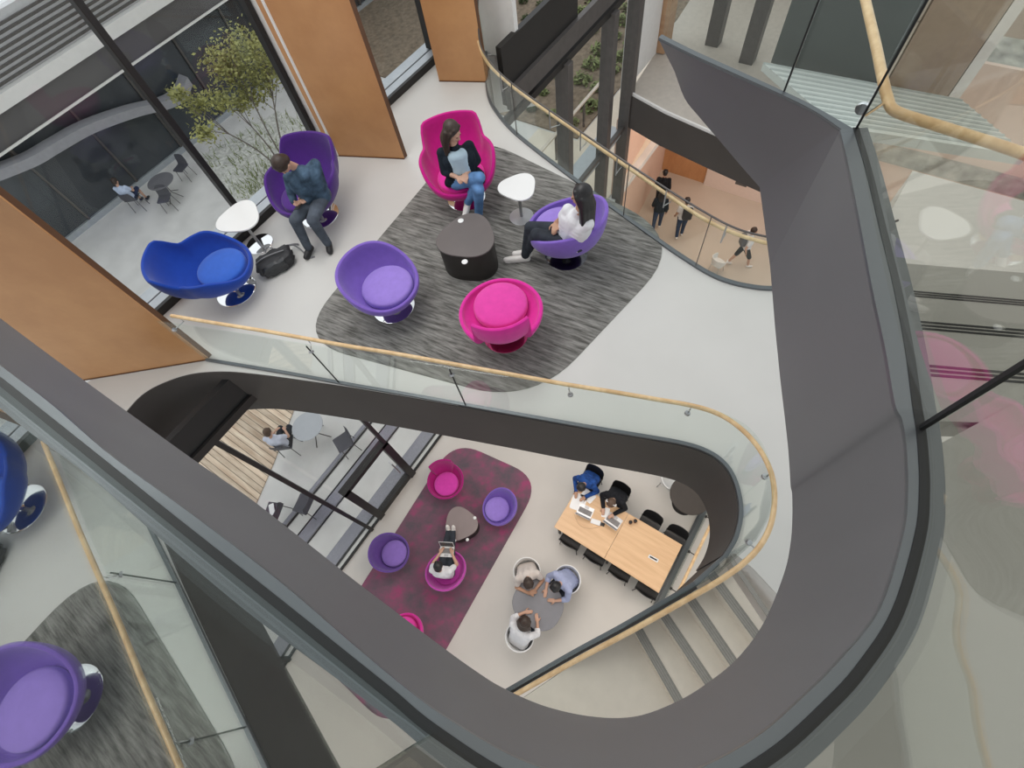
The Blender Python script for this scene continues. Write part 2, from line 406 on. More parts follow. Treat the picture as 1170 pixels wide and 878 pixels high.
for k in range(-5,14):
    band('post', [Vector((k*2.1,20.72,0)), Vector((k*2.1+.07,20.72,0))], .2, 3.1, .08, frame_g)
OC, OD = Vector((0,20.2,0)), Vector((5,20.2,0))
sl = [onplane(x, y, OC, OD) for x, y in SM_(((-30,205),(30,182),(60,165),(100,143),(150,125),(190,115),(207,104),(214,88)))]
bm = B(); wall_ribbon(bm, lift([p-ob.location for p in sl],-.28), [p-ob.location for p in sl], .5); struct(obj('balcony_slab', bm, slabm, ob))
bed = mat('olive_sedum', (.10,.105,.06), .95, 0, .3, 6)
# low white terrace wall of the wing seen through the second window
# ---- bridge across the hall opening, with its own fascia, glass and wall
br = [Vector((11.35,5.0,0)), Vector((11.0,3.85,0)), Vector((10.72,2.4,0)), Vector((10.5,1.1,0)), Vector((10.3,-.6,0))]
def at(path, z): return [Vector((p.x,p.y,z)) for p in path]
bo_ = offset(br, .02 if offset(br,.02)[2].x < br[2].x else -.02)
bm = B(); wall_ribbon(bm, at(bo_,2.45), at(bo_,3.3), .012); struct(obj('trim_10', bm, darkmetal))
bm = B(); wall_ribbon(bm, at(br,3.28), at(br,3.36), .05); struct(obj('trim_11', bm, plaster, None))
bm = B(); poly_prism(bm, [p.to_2d() for p in br]+[Vector((17,-.6)), Vector((17,5.5))], 2.5, 3.27); struct(obj('floor', bm, mat('bridge_floor', (.52,.47,.41), .5)))
bm = B(); box(bm, (12.3,5.2,5.5), (1.7,.15,4.4)); struct(obj('wall_bridge', bm, plaster))
bm = B(); box(bm, (13.4,5.1,5.5), (.42,.35,4.4)); struct(obj('wall_bridge_panel', bm, streak('tan_timber_panel', (.45,.27,.16), (.56,.36,.22), (1,1,6), .45)))
bm = B(); box(bm, (16.9,1.5,5.5), (.15,8,4.4)); struct(obj('wall_bridge_back', bm, mat('warm_grey_plaster', (.55,.48,.42), .7)))
# ---- hall walls at the lowest level
salmon = mat('salmon_plaster', (.72,.50,.39), .7, 0, .03); orange = streak('orange_timber_wall', (.52,.26,.12), (.62,.33,.16), (1,3,1), .5)
pinkw = mat('pale_pink_plaster', (.80,.66,.58), .7, 0, .02)
def wallseg(name, a, b, z0, z1, m, th=.12):
    a, b = Vector((a[0],a[1],0)), Vector((b[0],b[1],0))
    bm = B(); wall_ribbon(bm, [a+Vector((0,0,z0)), b+Vector((0,0,z0))], [a+Vector((0,0,z1)), b+Vector((0,0,z1))], th); struct(obj(name, bm, m))
wallseg('wall_hall_north', (17.2,5.75), (11.4,5.15), Z0, 2.5, salmon, -.12)
wallseg('wall_hall_timber', (17.25,3.95), (17.25,5.8), Z0, 2.5, orange, -.12)
wallseg('wall_hall_east', (17.15,-7), (17.15,3.9), Z0, 2.5, pinkw, -.12)
bm = B(); poly_prism(bm, [W(710,227,Z0).to_2d(), W(720,238,Z0).to_2d(), W(743,213,Z0).to_2d(), W(744,206,Z0).to_2d()], Z0+.004, Z0+.02)
struct(obj('entrance_mat', bm, mat('brown_entrance_mat', (.12,.09,.06), .95, 0, .1, 60)))
# side of the lower floor towards the hall
bm = B(); box(bm, (7.75,0,-1.85), (.1,10.0,3.5)); struct(obj('wall_hall_west', bm, plaster))

# ================================================================== landing ring round the camera (stair eye)
face_px = [(-420,89),(-200,261),(-60,371),(0,418),(60,464),(126,521),(218,588),(316,663),(406,740),(460,785),(512,823),(600,872),(690,893),(780,886),(860,847),(917,799),(961,755),(1006,697),(1033,611),(1038,560),(1036,510),(1031,480),(1023,462),(1012,400),(997,330),(982,250),(970,190),(960,149)]
slot_px = [(-420,101),(-200,273),(-60,383),(0,430),(60,477.8),(120,525.6),(212,599),(310,676),(400,748),(450,788),(500,829),(590,885),(690,912),(790,903),(875,858),(940,801),(979,758),(1018,697),(1044,611),(1049,560),(1048,520),(1045,488),(1041,462),(1033,400),(1020,330),(1003,258),(988,195),(974,147)]
bot_px = [(-300,133),(-150,249),(-60,318),(0,365),(110,445),(219,524),(301,581),(400,660),(510,743),(545,768),(577,788),(620,806),(670,818),(720,820),(765,806),(810,780),(850,745),(878,700),(896,655),(904,615),(905,570),(901,520),(896,470),(890,420),(885,370),(882,331),(876,272),(868,214)]
def zring(y):                         # the far flank falls towards the turn of the stair
    return Z3-.16*max(0, min(1, (470-y)/320))
SM = lambda P_, n=6: [ (v.x, v.y) for v in cr(P_, n)]
faceP = [W(x,y,zring(y) if x > 900 else Z3) for x,y in SM(face_px)]
slotP = [W(x,y,zring(y) if x > 900 else Z3) for x,y in SM(slot_px)]
def drop(path, bx, by):
    """height at which the sight line through a pixel meets the vertical face below the path"""
    r = c2w(Vector((bx-CX, by-CY, F))); best = None
    d2 = Vector((r.x, r.y))
    for a, b in zip(path, path[1:]):
        ax, bx2 = Vector((a.x,a.y)), Vector((b.x,b.y)); e = bx2-ax
        den = d2.x*e.y-d2.y*e.x
        if abs(den) < 1e-9: continue
        t = (ax.x*e.y-ax.y*e.x)/den; s = (ax.x*d2.y-ax.y*d2.x)/den
        if t > 0 and -.001 <= s <= 1.001: best = Vector((r.x*t, r.y*t, CAMZ+r.z*t))
    return best
botP = [q for q in (drop(faceP, x, y) for x, y in SM(bot_px)) if q]
# ribbon between two polylines of different length: match by normalised length
def match(path, n):
    L = [0]
    for a, b in zip(path, path[1:]): L.append(L[-1]+(b-a).to_2d().length)
    out = []
    for k in range(n):
        s = L[-1]*k/(n-1); i = max(0, min(len(L)-2, next((j for j in range(len(L)-1) if L[j+1] >= s), len(L)-2)))
        t = (s-L[i])/max(1e-9, L[i+1]-L[i]); out.append(path[i].lerp(path[i+1], t))
    return out
# bottom polyline as heights over azimuth
def az(p): return math.atan2(p.y, p.x)
def below(p):
    a = az(p); best = min(range(len(botP)), key=lambda i: abs((az(botP[i])-a+math.pi) % (2*math.pi)-math.pi))
    lo = max(0, best-1); hi = min(len(botP)-1, best+1)
    zs = []; 
    for i, j in ((lo,best),(best,hi)):
        if i == j: continue
        d = ((az(botP[j])-az(botP[i])+math.pi) % (2*math.pi))-math.pi
        t = (((a-az(botP[i])+math.pi) % (2*math.pi))-math.pi)/(d if abs(d) > 1e-9 else 1e-9)
        if -.001 <= t <= 1.001: zs.append(botP[i].z*(1-t)+botP[j].z*t)
    return Vector((p.x, p.y, zs[0] if zs else botP[best].z))
faceB = [below(p) for p in faceP]
print('ring z', [round(q.z,2) for q in faceB][::8])
zb = [q.z for q in faceB]
for _ in range(6): zb = [zb[0]]+[(zb[i-1]+2*zb[i]+zb[i+1])/4 for i in range(1,len(zb)-1)]+[zb[-1]]
for q, z in zip(faceB, zb): q.z = z
bm = B(); wall_ribbon(bm, faceB, faceP, -.03); struct(obj('trim_12', bm, ringmetal, None, True))
def flat_between(name, a, b, dz, th, m):
    a, b = lift(a, dz), lift(b, dz); n = min(len(a), len(b))
    bm = B(); V = [[bm.verts.new(p) for p in l] for l in (a, b, lift(b,-th), lift(a,-th))]
    for i in range(n-1):
        for k, l in ((0,1),(1,2),(2,3),(3,0)): bm.faces.new((V[k][i],V[k][i+1],V[l][i+1],V[l][i]))
    bm.faces.new([V[k][0] for k in range(4)]); bm.faces.new([V[k][-1] for k in (3,2,1,0)])
    bmesh.ops.recalc_face_normals(bm, faces=bm.faces)
    return struct(obj(name, bm, m))
out1 = offset(slotP, -.020); out2 = offset(slotP, -.05)
flat_between('trim_13', offset(faceP,.002), slotP, .003, .012, capmetal)
flat_between('trim_14', slotP, out1, .005, .06, gasket)
flat_between('trim_15', out1, out2, .003, .05, capmetal)
# upper run of the ring that turns away at the top
t_top = [(752,44),(790,63),(840,85.5),(890,108),(930,128),(960.6,149)]
t_slot = [(756,40),(794,59),(845,82),(895,105),(935,125),(973,147)]
t_bot = [(770,78),(782,112),(800,135),(824,163),(846,189),(868,214)]
zt = Z3-.16
tp = [W(x,y,zt) for x,y in SM(t_top,4)]; ts = [W(x,y,zt) for x,y in SM(t_slot,4)]
tb = [W(x,y,zt-.72) for x,y in SM(t_bot,4)]
bm = B(); n = len(tp)
V = [[bm.verts.new(p) for p in l] for l in (tp, tb)]
back = [p+Vector((.03,0,0)) for p in tp], [p+Vector((.03,0,0)) for p in tb]
V += [[bm.verts.new(p) for p in l] for l in (back[1], back[0])]
for i in range(n-1):
    for a, b in ((0,1),(1,2),(2,3),(3,0)): bm.faces.new((V[a][i],V[a][i+1],V[b][i+1],V[b][i]))
# close the corner down to the flank
c_ = faceB[-1]; c2 = [bm.verts.new(c_), bm.verts.new(c_+Vector((.03,0,0)))]
bm.faces.new((V[0][-1], V[1][-1], c2[0])); bm.faces.new((V[3][-1], c2[1], V[2][-1])); bm.faces.new((V[1][-1],V[2][-1],c2[1],c2[0]))
bmesh.ops.recalc_face_normals(bm, faces=bm.faces); struct(obj('trim_16', bm, ringmetal, None, True))
flat_between('trim_17', offset(tp,.002), ts, .003, .012, capmetal)
# guard glass of the ring
def guard(name, label, path, height, gm, cuts, th=.012, mats=None):
    o = empty(name, path[0], 0, label, 'balustrade'); loc = path[0].copy()
    for ci, (i0, i1) in enumerate(zip(cuts, cuts[1:])):
        seg = [p-loc for p in path[i0:i1+1]]
        if len(seg) < 2: continue
        seg[0] = seg[0].lerp(seg[1], .02); seg[-1] = seg[-1].lerp(seg[-2], .02)
        bm = B(); wall_ribbon(bm, lift(seg,-.03), lift(seg,height), th); obj('glass_panel', bm, mats[ci] if mats else gm, o, True)
    return o
gl_path = offset(slotP, -.013)
for i0, i1 in ((0, 60), (21*6, len(gl_path)-1)):    # the two long panes are flat
    a_, b_ = gl_path[i0].copy(), gl_path[i1].copy()
    for i in range(i0, i1+1): gl_path[i] = a_.lerp(b_, (i-i0)/(i1-i0))
j1 = min(range(len(gl_path)), key=lambda i: abs(i-21*6))
ring = guard('glass_balustrade', 'large reflective glass guard with dark grey base channel around the near stair opening', gl_path, 1.05, g_near, [0, 60, j1, len(gl_path)-1], th=-.012, mats=[g_near, g_mid, g_mid])
def joint(o, p, h, w=.008):
    bm = B(); p = p-o.location; bar(bm, p, p+Vector((0,0,h)), w, .016); obj('joint_seal', bm, gasket, o)
joint(ring, gl_path[j1], 1.05); joint(ring, gl_path[-1], 1.05)
ring2 = guard('glass_balustrade', 'short clear glass guard over the dark fascia at the top edge of the near opening', offset(ts,.006), 1.05, g_guard, [0, 12, len(ts)-1], th=.012)
joint(ring2, offset(ts,.006)[12], 1.05, .006)

# ---- walkway of the ring behind its glass, with a few steps down on the far flank
ZW = 9.43
mid_floor = mat('walkway_terrazzo', (.34,.335,.31), .4, 0, .05, 1.2)
dark_backing = mat('walkway_dark_backing', (.05,.05,.048), .95, 0, .15, 30)  # added dark surface behind the left pane so its reflection shows strongly
iA, iB = 11*6, j1
def walk(name, idx0, idx1, m, wdt):
    inn = [p.to_2d() for p in offset(slotP, -.06)[idx0:idx1+1]]
    out = [p.to_2d()+ (p.to_2d().normalized()*wdt) for p in offset(slotP, -.06)[idx0:idx1+1]]
    bm = B(); poly_prism(bm, inn+out[::-1], ZW-.06, ZW); return struct(obj(name, bm, m))
walk('floor', 0, iA, dark_backing, 2.2); walk('floor', iA, j1-2, mid_floor, 2.4)
st = empty('staircase', (1.6,-.9,ZW-.6), 0, 'short run of pale steps with dark grooves behind the right reflective glass', 'staircase')
nos_px = [((1030,480),(1250,486)), ((1030,411),(1250,431)), ((1020,362),(1250,381)), ((1010,328),(1250,348)), ((1000,298),(1250,318))]
for k in range(4):
    z = ZW-.13*(k+1) if k else ZW-.13
    a, b = nos_px[k]; c, d_ = nos_px[k+1]
    zz = ZW-.13*k
    q = [W(*a,zz), W(*b,zz), W(*d_,zz-.0), W(*c,zz-.0)]
    bm = B(); poly_prism(bm, [(v-st.location).to_2d() for v in q], zz-.14-st.location.z, zz-st.location.z-.002); t = obj('tread', bm, mid_floor, st)
    for g in range(3):
        f = [(.03+.05*g), (.055+.05*g)]
        f = [1-x*1.6 for x in f]
        if k == 3: continue
        r0 = [q[0].lerp(q[3], x) for x in f]; r1 = [q[1].lerp(q[2], x) for x in f]
        bm = B(); poly_prism(bm, [(v-st.location).to_2d() for v in (r0[0], r1[0], r1[1], r0[1])], zz-.004-st.location.z, zz+.001-st.location.z); obj('groove', bm, gasket, t)
bm = B(); rr = [W(975,-60,Z3-.38), W(991,10,Z3-.38), W(1001,53,Z3-.38), W(1009,92,Z3-.38), W(1014,112,Z3-.38), W(1019,124,Z3-.38), W(1032,131,Z3-.38), W(1060,140,Z3-.38), W(1110,156,Z3-.38), W(1170,176,Z3-.38), W(1230,200,Z3-.38)]
hr = empty('handrail', rr[4], 0, 'bent wooden handrail seen through the upper right glass', 'handrail')
tube(bm, [p-rr[4] for p in cr(rr,4)], .022, 12); obj('rail', bm, railwood, hr, True)
bm = B(); q = W(985,124,Z3-.17)-rr[4]; lathe(bm, [(0,-.008),(.022,-.008),(.024,0),(.022,.008),(0,.008)], 20, Matrix.Translation(q) @ Matrix.Rotation(1.57,4,'Y')); tube(bm, [q, q+Vector((.05,-.02,-.06)), Vector((.0,.0,-.02))], .006); obj('bracket', bm, chrome, hr, True)

# ---- balustrade of the opening in the upper floor and down its stair
G1 = [(236,411.5),(300,422),(340,428.8),(400,440),(460,450.3),(520,461),(580,471.8),(640,482.5),(700,493),(750,501.3),(780,507),(803,514),(822,525),(836,542),(844,565),(846,590),(840,615),(828,636)]
gp = px(cr(G1, 5), Z2+.01)
nfl = len(gp)
dd = offset(desc, .055)               # the glass stands on the stair-eye side of the rail
sd = (gp[-1]-desc[0]).to_2d()
if (dd[3]-gp[-1]).to_2d().length > (offset(desc,-.055)[3]-gp[-1]).to_2d().length: dd = offset(desc, -.055)
dn = [Vector((p.x,p.y,p.z-RH+.01)) for p in dd if (p-desc[0]).length > .12]
gall = gp+dn
bal = empty('glass_balustrade', W(520,461,Z2), 0, 'clear glass guard with oak handrail along the upper lounge edge and down the curved stair', 'balustrade')
bo = bal.location.copy()
def near(path, x, y, z): 
    q = W(x,y,z); return min(range(len(path)), key=lambda i: (path[i]-q).length)
cuts = [0]+[near(gp, x, y, Z2) for x, y in ((382,437),(527,463),(648,484),(764,504),(845,572))]+[len(gp)+6, len(gall)-1]
for i0, i1 in zip(cuts, cuts[1:]):
    seg = [p-bo for p in gall[i0:i1+1]]
    if len(seg) < 2: continue
    seg[-1] = seg[-1].lerp(seg[-2], .03)
    bm = B(); wall_ribbon(bm, seg, lift(seg, RH+.03), .012); obj('glass_panel', bm, g_guard, bal, True)
for x, y in ((382,437),(527,463)):
    q = gp[near(gp,x,y,Z2)]-bo; bm = B(); bar(bm, q, q+Vector((0,0,RH)), .007, .014); obj('joint_seal', bm, gasket, bal)
bm = B(); tube(bm, [p-bo for p in resample(rail1, .04)], .021, 10); obj('handrail', bm, railwood, bal, True)
bm = B(); s_ = [p-bo for p in gall]; wall_ribbon(bm, lift(offset(s_,-.016),-.03), lift(offset(s_,-.016),.02), .036); obj('base_shoe', bm, capmetal, bal)
for x, y in ((208,364),(350,387),(513,415),(648,439.5),(792,464),(880,540),(866,625)):
    i = near(rail1, x, y, Z2+RH); q = rail1[i]-bo; g = gall[min(range(len(gall)), key=lambda k: (gall[k].to_2d()-rail1[i].to_2d()).length)]-bo
    bm = B(); g2 = Vector((g.x,g.y,q.z-.10)); tube(bm, [q+Vector((0,0,-.01)), Vector((q.x,q.y,q.z-.09)), g2], .006, 8)
    lathe(bm, [(0,-.012),(.024,-.012),(.026,0),(.024,.012),(0,.012)], 16, Matrix.Translation(g2) @ (g2-q).to_track_quat('Z','Y').to_matrix().to_4x4()); obj('bracket', bm, steel, bal, True)
# ---- stair run
groove_m = mat('groove_edge', (.33,.31,.28), .6)
stair = empty('staircase', (.6,-.9,Z2-.85), 0, 'pale terrazzo stair run with grooved nosings curving down from the upper lounge', 'staircase')
so = stair.location.copy()
N_, Fp = [], []
for a, b in zip(SN, SF):
    d_ = (b-a).normalized(); N_.append(a-d_*.10); Fp.append(b+d_*.55)
N_.append(N_[-1]+Vector((-1.9,.95))); Fp.append(Fp[-1]+Vector((-1.6,.5)))
for k in range(5):
    z = Z2-.17*(k+1)
    q = [N_[k], Fp[k], Fp[k+1], N_[k+1]]
    bm = B(); poly_prism(bm, [v-so.to_2d() for v in q], z-.19-so.z, z-so.z); t = obj('tread' if k < 4 else 'landing', bm, tread_m, stair)
    # the nosing strip lies on the leading edge of the level above this tread
    q2 = [N_[k], Fp[k], Fp[k]+(Fp[k]-Fp[k+1]).normalized()*.085, N_[k]+(N_[k]-N_[k+1]).normalized()*.085] if k else [N_[0], Fp[0], Fp[0]+Vector((.07,.03)), N_[0]+Vector((.07,.03))]
    zt_ = z+.17-so.z
    bm = B(); poly_prism(bm, [v-so.to_2d() for v in q2], zt_+.0005, zt_+.004); nb = obj('nosing', bm, nosing_m, t)
    for g in (.2,.45,.7):
        a1, b1 = q2[0].lerp(q2[3], g), q2[1].lerp(q2[2], g)
        bm = B(); bar(bm, Vector((*(a1-so.to_2d()),zt_+.004)), Vector((*(b1-so.to_2d()),zt_+.004)), .006, .003); obj('groove', bm, groove_m, nb)
# stringer under the glass
bm = B(); s_ = [p for p in dn]; wall_ribbon(bm, lift(s_,-.42), lift(s_,-.02), .05); struct(obj('trim_18', bm, darkmetal, None, True))
bm = B(); e = edge1[-8:]+[dn[0],dn[1]]; wall_ribbon(bm, lift(e,-1.0), lift(e,-.01), .03); struct(obj('trim_19', bm, darkmetal, None, True))

# ---- balustrade of the hall opening
bal2 = empty('glass_balustrade', W(700,239,Z2), 0, 'clear glass guard with oak handrail above the open hall at upper right', 'balustrade')
bo = bal2.location.copy(); HG = .79
ge = [p for p in edge2 if p.x < 9.0]
cuts = [0]+[near(ge, x, y, Z2) for x, y in ((590,155),(715,250),(793,303))]+[len(ge)-1]
for i0, i1 in zip(cuts, cuts[1:]):
    seg = [p-bo for p in ge[i0:i1+1]]; seg[-1] = seg[-1].lerp(seg[-2], .03)
    bm = B(); wall_ribbon(bm, lift(seg,.01), lift(seg,HG), .012); obj('glass_panel', bm, g_guard, bal2, True)
    q = seg[-1]; 
    if i1 != len(ge)-1: bm = B(); bar(bm, q, q+Vector((0,0,HG)), .008, .014); obj('joint_seal', bm, frame_g, bal2)
bm = B(); s_ = [p-bo for p in ge]; tube(bm, lift(s_,HG+.005), .011, 8); obj('top_edge', bm, frame_g, bal2, True)
bm = B(); wall_ribbon(bm, lift(offset(s_,-.02),-.02), lift(offset(s_,-.02),.03), .05); obj('base_shoe', bm, capmetal, bal2)
wr_px = [(546,45),(548.5,54),(553.5,66),(562,78),(576,91),(600,110),(650,145),(700,179.5),(750,214),(790,241.5),(815,256),(840,267),(860,273.5),(880,278.5),(910,281)]
wr = px(cr(wr_px,5), Z2+.62)
bm = B(); tube(bm, [p-bo for p in wr], .021, 10); obj('handrail', bm, railwood, bal2, True)
for x, y in ((580,94),(636,135.5),(670,159),(712,187),(770,228),(830,263)):
    i = near(wr, x, y, Z2+.62); q = wr[i]-bo; g = s_[min(range(len(s_)), key=lambda k: (s_[k].to_2d()-q.to_2d()).length)]
    bm = B(); tube(bm, [q, Vector((q.x,q.y,q.z-.06)), Vector((g.x,g.y,q.z-.07))], .006, 8); tube(bm, [Vector((g.x,g.y,q.z-.09)), Vector((g.x,g.y,HG))], .008, 8); obj('bracket', bm, steel, bal2, True)
# ---- rail at the edge of the lower floor
bal3 = empty('glass_balustrade', (3,-1.08,0), 0, 'low glass guard with oak handrail beside the end of the long wooden table', 'balustrade')
bm = B(); box(bm, (0,0,.45), (3.6,.012,.88)); obj('glass_panel', bm, g_guard, bal3)
bm = B(); box(bm, (0,0,.03), (3.6,.10,.06)); box(bm, (0,.06,.015), (3.6,.05,.03)); obj('base_shoe', bm, capmetal, bal3)
bm = B(); tube(bm, [(-1.8,-.13,.88),(1.8,-.13,.88)], .03); obj('handrail', bm, railwood, bal3, True)
for x in (-1.2,-.4,.4,1.2):
    bm = B(); tube(bm, [(x,-.13,.86),(x,-.13,.79),(x,0,.79)], .01); lathe(bm, [(0,-.02),(.03,-.02),(.03,.02),(0,.02)], 14, Matrix.Translation((x,0,.79)) @ Matrix.Rotation(1.57,4,'X')); obj('bracket', bm, frame_m, bal3)
# ---- what lies beyond the top right glass: outside ground, columns and broad steps
gm = mat('gravel_garden', (.42,.43,.40), .9, 0, .35, 2.5)
bm = B(); box(bm, (27,0,-.35), (20,26,.5)); struct(obj('ground', bm, gm))
for (x, y) in ((812,62),(850,82),(888,100)):
    q = W(x,y,3.0); bm = B(); box(bm, (q.x, q.y, 3.4), (.3,.34,6.6)); struct(obj('column', bm, frame_g))
steps = empty('staircase', (8,0,5), 0, 'broad flight of pale steps at the far end seen through the top right glass', 'staircase'); so = steps.location.copy()
sp_t = mat('pale_step_concrete', (.60,.63,.60), .7, 0, .03); sp_n = mat('step_edge_concrete', (.42,.45,.43), .7)
L0_, L1_ = (872,72), (957,145); R0_, R1_ = (1100,115), (1175,178)
for k in range(11):
    f, f2 = k/11, (k+1)/11
    z = 5.2+.11*k
    lp = lambda a, b, t: (a[0]+(b[0]-a[0])*t, a[1]+(b[1]-a[1])*t)
    q = [W(*lp(L0_,L1_,f),z), W(*lp(R0_,R1_,f),z), W(*lp(R0_,R1_,f2),z), W(*lp(L0_,L1_,f2),z)]
    bm = B(); poly_prism(bm, [(v-so).to_2d() for v in q], z-.14-so.z, z-so.z); t = obj('tread', bm, sp_t, steps)
    bm = B(); bar(bm, q[0]-so+Vector((0,0,.003)), q[1]-so+Vector((0,0,.003)), .05, .006); obj('nosing', bm, sp_n, t)

dkw = mat('grey_green_cladding', (.075,.085,.080), .5, 0, .06, 1)
def back_wall(name, a, b, z0, h, m):
    a, b = W(*a, z0), W(*b, z0); bm = B(); wall_ribbon(bm, [a, b], lift([a, b], h), -.12); struct(obj(name, bm, m))
back_wall('wall_stair_dark', (884,68), (1004,104), 5.0, 4.0, dkw)
back_wall('wall_stair_tan', (1006,105), (1078,112), 5.0, 2.4, mat('tan_wall', (.40,.31,.24), .6))
back_wall('wall_stair_white', (1079,112), (1092,113), 5.0, 2.4, plaster)

# outdoor guard rail on the terrace beyond the hall glass
tr_ = empty('terrace_rail', (12.6,7.6,0), 0, 'low pale rail on posts on the stone terrace beyond the hall glass', 'rail')
bm = B(); bar(bm, (-4.5,0,.95), (3.2,0,.95), .10, .05); obj('top_rail', bm, mat('pale_timber_rail', (.62,.55,.47), .6), tr_)
for x in (-4.2,-2.4,-.6,1.2,3.0):
    bm = B(); bar(bm, (x,0,0), (x,0,.93), .06); obj('post', bm, frame_g, tr_)
# ================================================================== FURNITURE
def fabric(name, c): return mat(name, c, .9, 0, .05, 14, .12, .15, .25)
blue = fabric('royal_blue_wool', (.012,.055,.36)); blue2 = fabric('blue_wool_cushion', (.035,.12,.52))
dpurple = fabric('deep_purple_wool', (.075,.022,.20)); lilac = fabric('lilac_wool', (.20,.115,.47)); lilac2 = fabric('lilac_wool_cushion', (.30,.20,.60))
magenta = fabric('magenta_wool', (.50,.008,.20)); pink = fabric('hot_pink_wool', (.70,.03,.32)); pink2 = fabric('hot_pink_wool_cushion', (.72,.06,.36))
violet = fabric('violet_wool', (.14,.07,.30)); violet2 = fabric('violet_wool_cushion', (.25,.15,.48))
raspberry = fabric('raspberry_wool', (.38,.012,.17)); rasp2 = fabric('raspberry_wool_cushion', (.60,.05,.36))
orchid = fabric('orchid_wool', (.52,.07,.40))
def sstep(x, a, b):
    t = max(0, min(1, (x-a)/(b-a))); return t*t*(3-2*t)
def shell_mesh(kind, s=1.0, nth=72):
    """swivel tub: angle 0 is the front (+y), pi the back"""
    rows = []
    for k in range(nth):
        th = 2*math.pi*k/nth; b = (1-math.cos(th))/2      # 0 front, 1 back
        back = abs(math.pi-abs(((th+math.pi) % (2*math.pi))-math.pi))
        if kind == 'wing':
            w = 1-sstep(back, .56, .90); H = .42+.20*sstep(b,.05,.55)+.17*w; R = .455+.035*b+.15*(1-sstep(back,.5,1.0))
        elif kind == 'notch':
            H = .44+.03*sstep(b,.05,.6)+.27*(1-sstep(back, .70, .725)); R = .46
        else:
            H = .41+.28*sstep(b,.0,.95); R = .435+.02*b
        H *= s if s > 1 else 1
        c, sn = math.cos(th), math.sin(th)
        out = []
        N = 12
        for i in range(N+1):                                # outside, from the underside up
            f = math.pi/2*i/N
            r = .11+(R-.11)*math.sin(f)**.85; z = .25+(H-.25)*(1-math.cos(f))**1.15; out.append((r,z))
        out.append((R-.006,H+.014)); out.append((R-.022,H+.02)); out.append((R-.038,H+.014))
        for i in range(N,-1,-1):                            # inside, down to the seat well
            f = math.pi/2*i/N
            r = .06+(R-.045-.06)*math.sin(f)**.85; z = .325+(H-.325)*(1-math.cos(f))**1.15; out.append((r,z))
        rows.append([Vector((r*sn, r*c, z)) for r, z in out])
    bm = B(); n = len(rows[0]); V = [[bm.verts.new(p) for p in r] for r in rows]
    for k in range(nth):
        a, b = V[k], V[(k+1) % nth]
        for i in range(n-1): bm.faces.new((a[i], a[i+1], b[i+1], b[i]))
    bm.faces.new([V[k][0] for k in range(nth)]); bm.faces.new([V[k][-1] for k in range(nth-1,-1,-1)])
    bmesh.ops.recalc_face_normals(bm, faces=bm.faces)
    for v in bm.verts: v.co.x *= s; v.co.y *= s
    return bm
def cushion(r, z0, z1, cy, n=40):
    bm = B(); e = .028
    prof = [(0,z0),(r-.02,z0),(r,z0+.02),(r,z1-e),(r-.008,z1-.010),(r-.024,z1),(r*.6,z1+.012),(0,z1+.016)]
    lathe(bm, prof, n, Matrix.Translation((0,cy,0))); return bm
def lounge_chair(label, kind, base, face, mshell, mseat, z=Z2, s=1.0, base_m=None, group=None, cy=.07):
    p = W(*base, z); f = W(*face, z); rz = math.atan2(f.y-p.y, f.x-p.x)-math.pi/2
    o = empty('lounge_chair', p, rz, label, 'chair', group)
    bm = shell_mesh(kind, s, 216 if kind == 'notch' else 72); obj('shell', bm, mshell, o, True)
    bm = cushion(.30*s, .36, .455, cy*s); obj('seat_cushion', bm, mseat, o, True)
    bm = B(); lathe(bm, [(0,0),(.268,0),(.270,.006),(.262,.013),(.12,.022),(.05,.03),(.032,.05),(0,.05)], 48); obj('base_plate', bm, base_m or chrome, o, True)
    bm = B(); lathe(bm, [(0,.03),(.03,.03),(.03,.2),(.055,.235),(.10,.262),(0,.262)], 20); obj('stem', bm, steel, o, True)
    return o
GU = 'swivel lounge chairs in the upper lounge'
ch_blue = lounge_chair('royal blue winged lounge chair beside the black backpack near the window', 'wing', (270,332), (330,312), blue, blue2, s=1.02, group=GU)
ch_man = lounge_chair('deep purple winged lounge chair in which the person with the phone sits', 'wing', (366,246), (345,292), dpurple, dpurple, s=1.05, group=GU)
ch_mag = lounge_chair('magenta high-backed lounge chair seating the woman in the black cardigan', 'wing', (533,226), (545,282), magenta, pink, s=1.05, group=GU)
ch_lil = lounge_chair('empty lilac tub chair on the rug edge nearest the backpack', 'low', (450,350), (498,368), lilac, lilac2, s=1.0, group=GU)
ch_wom = lounge_chair('lilac tub chair seating the woman in the white T-shirt', 'low', (647,291), (596,262), lilac, lilac2, s=1.06, group=GU, base_m=mat('dark_chrome', (.10,.10,.11), .15, 1, .02))
ch_pink = lounge_chair('empty hot pink lounge chair with its notched back to the camera', 'notch', (578,382), (573,330), pink, pink2, s=1.0, cy=.11, group=GU, base_m=mat('magenta_reflecting_plate', (.30,.03,.10), .15, .8, .02))
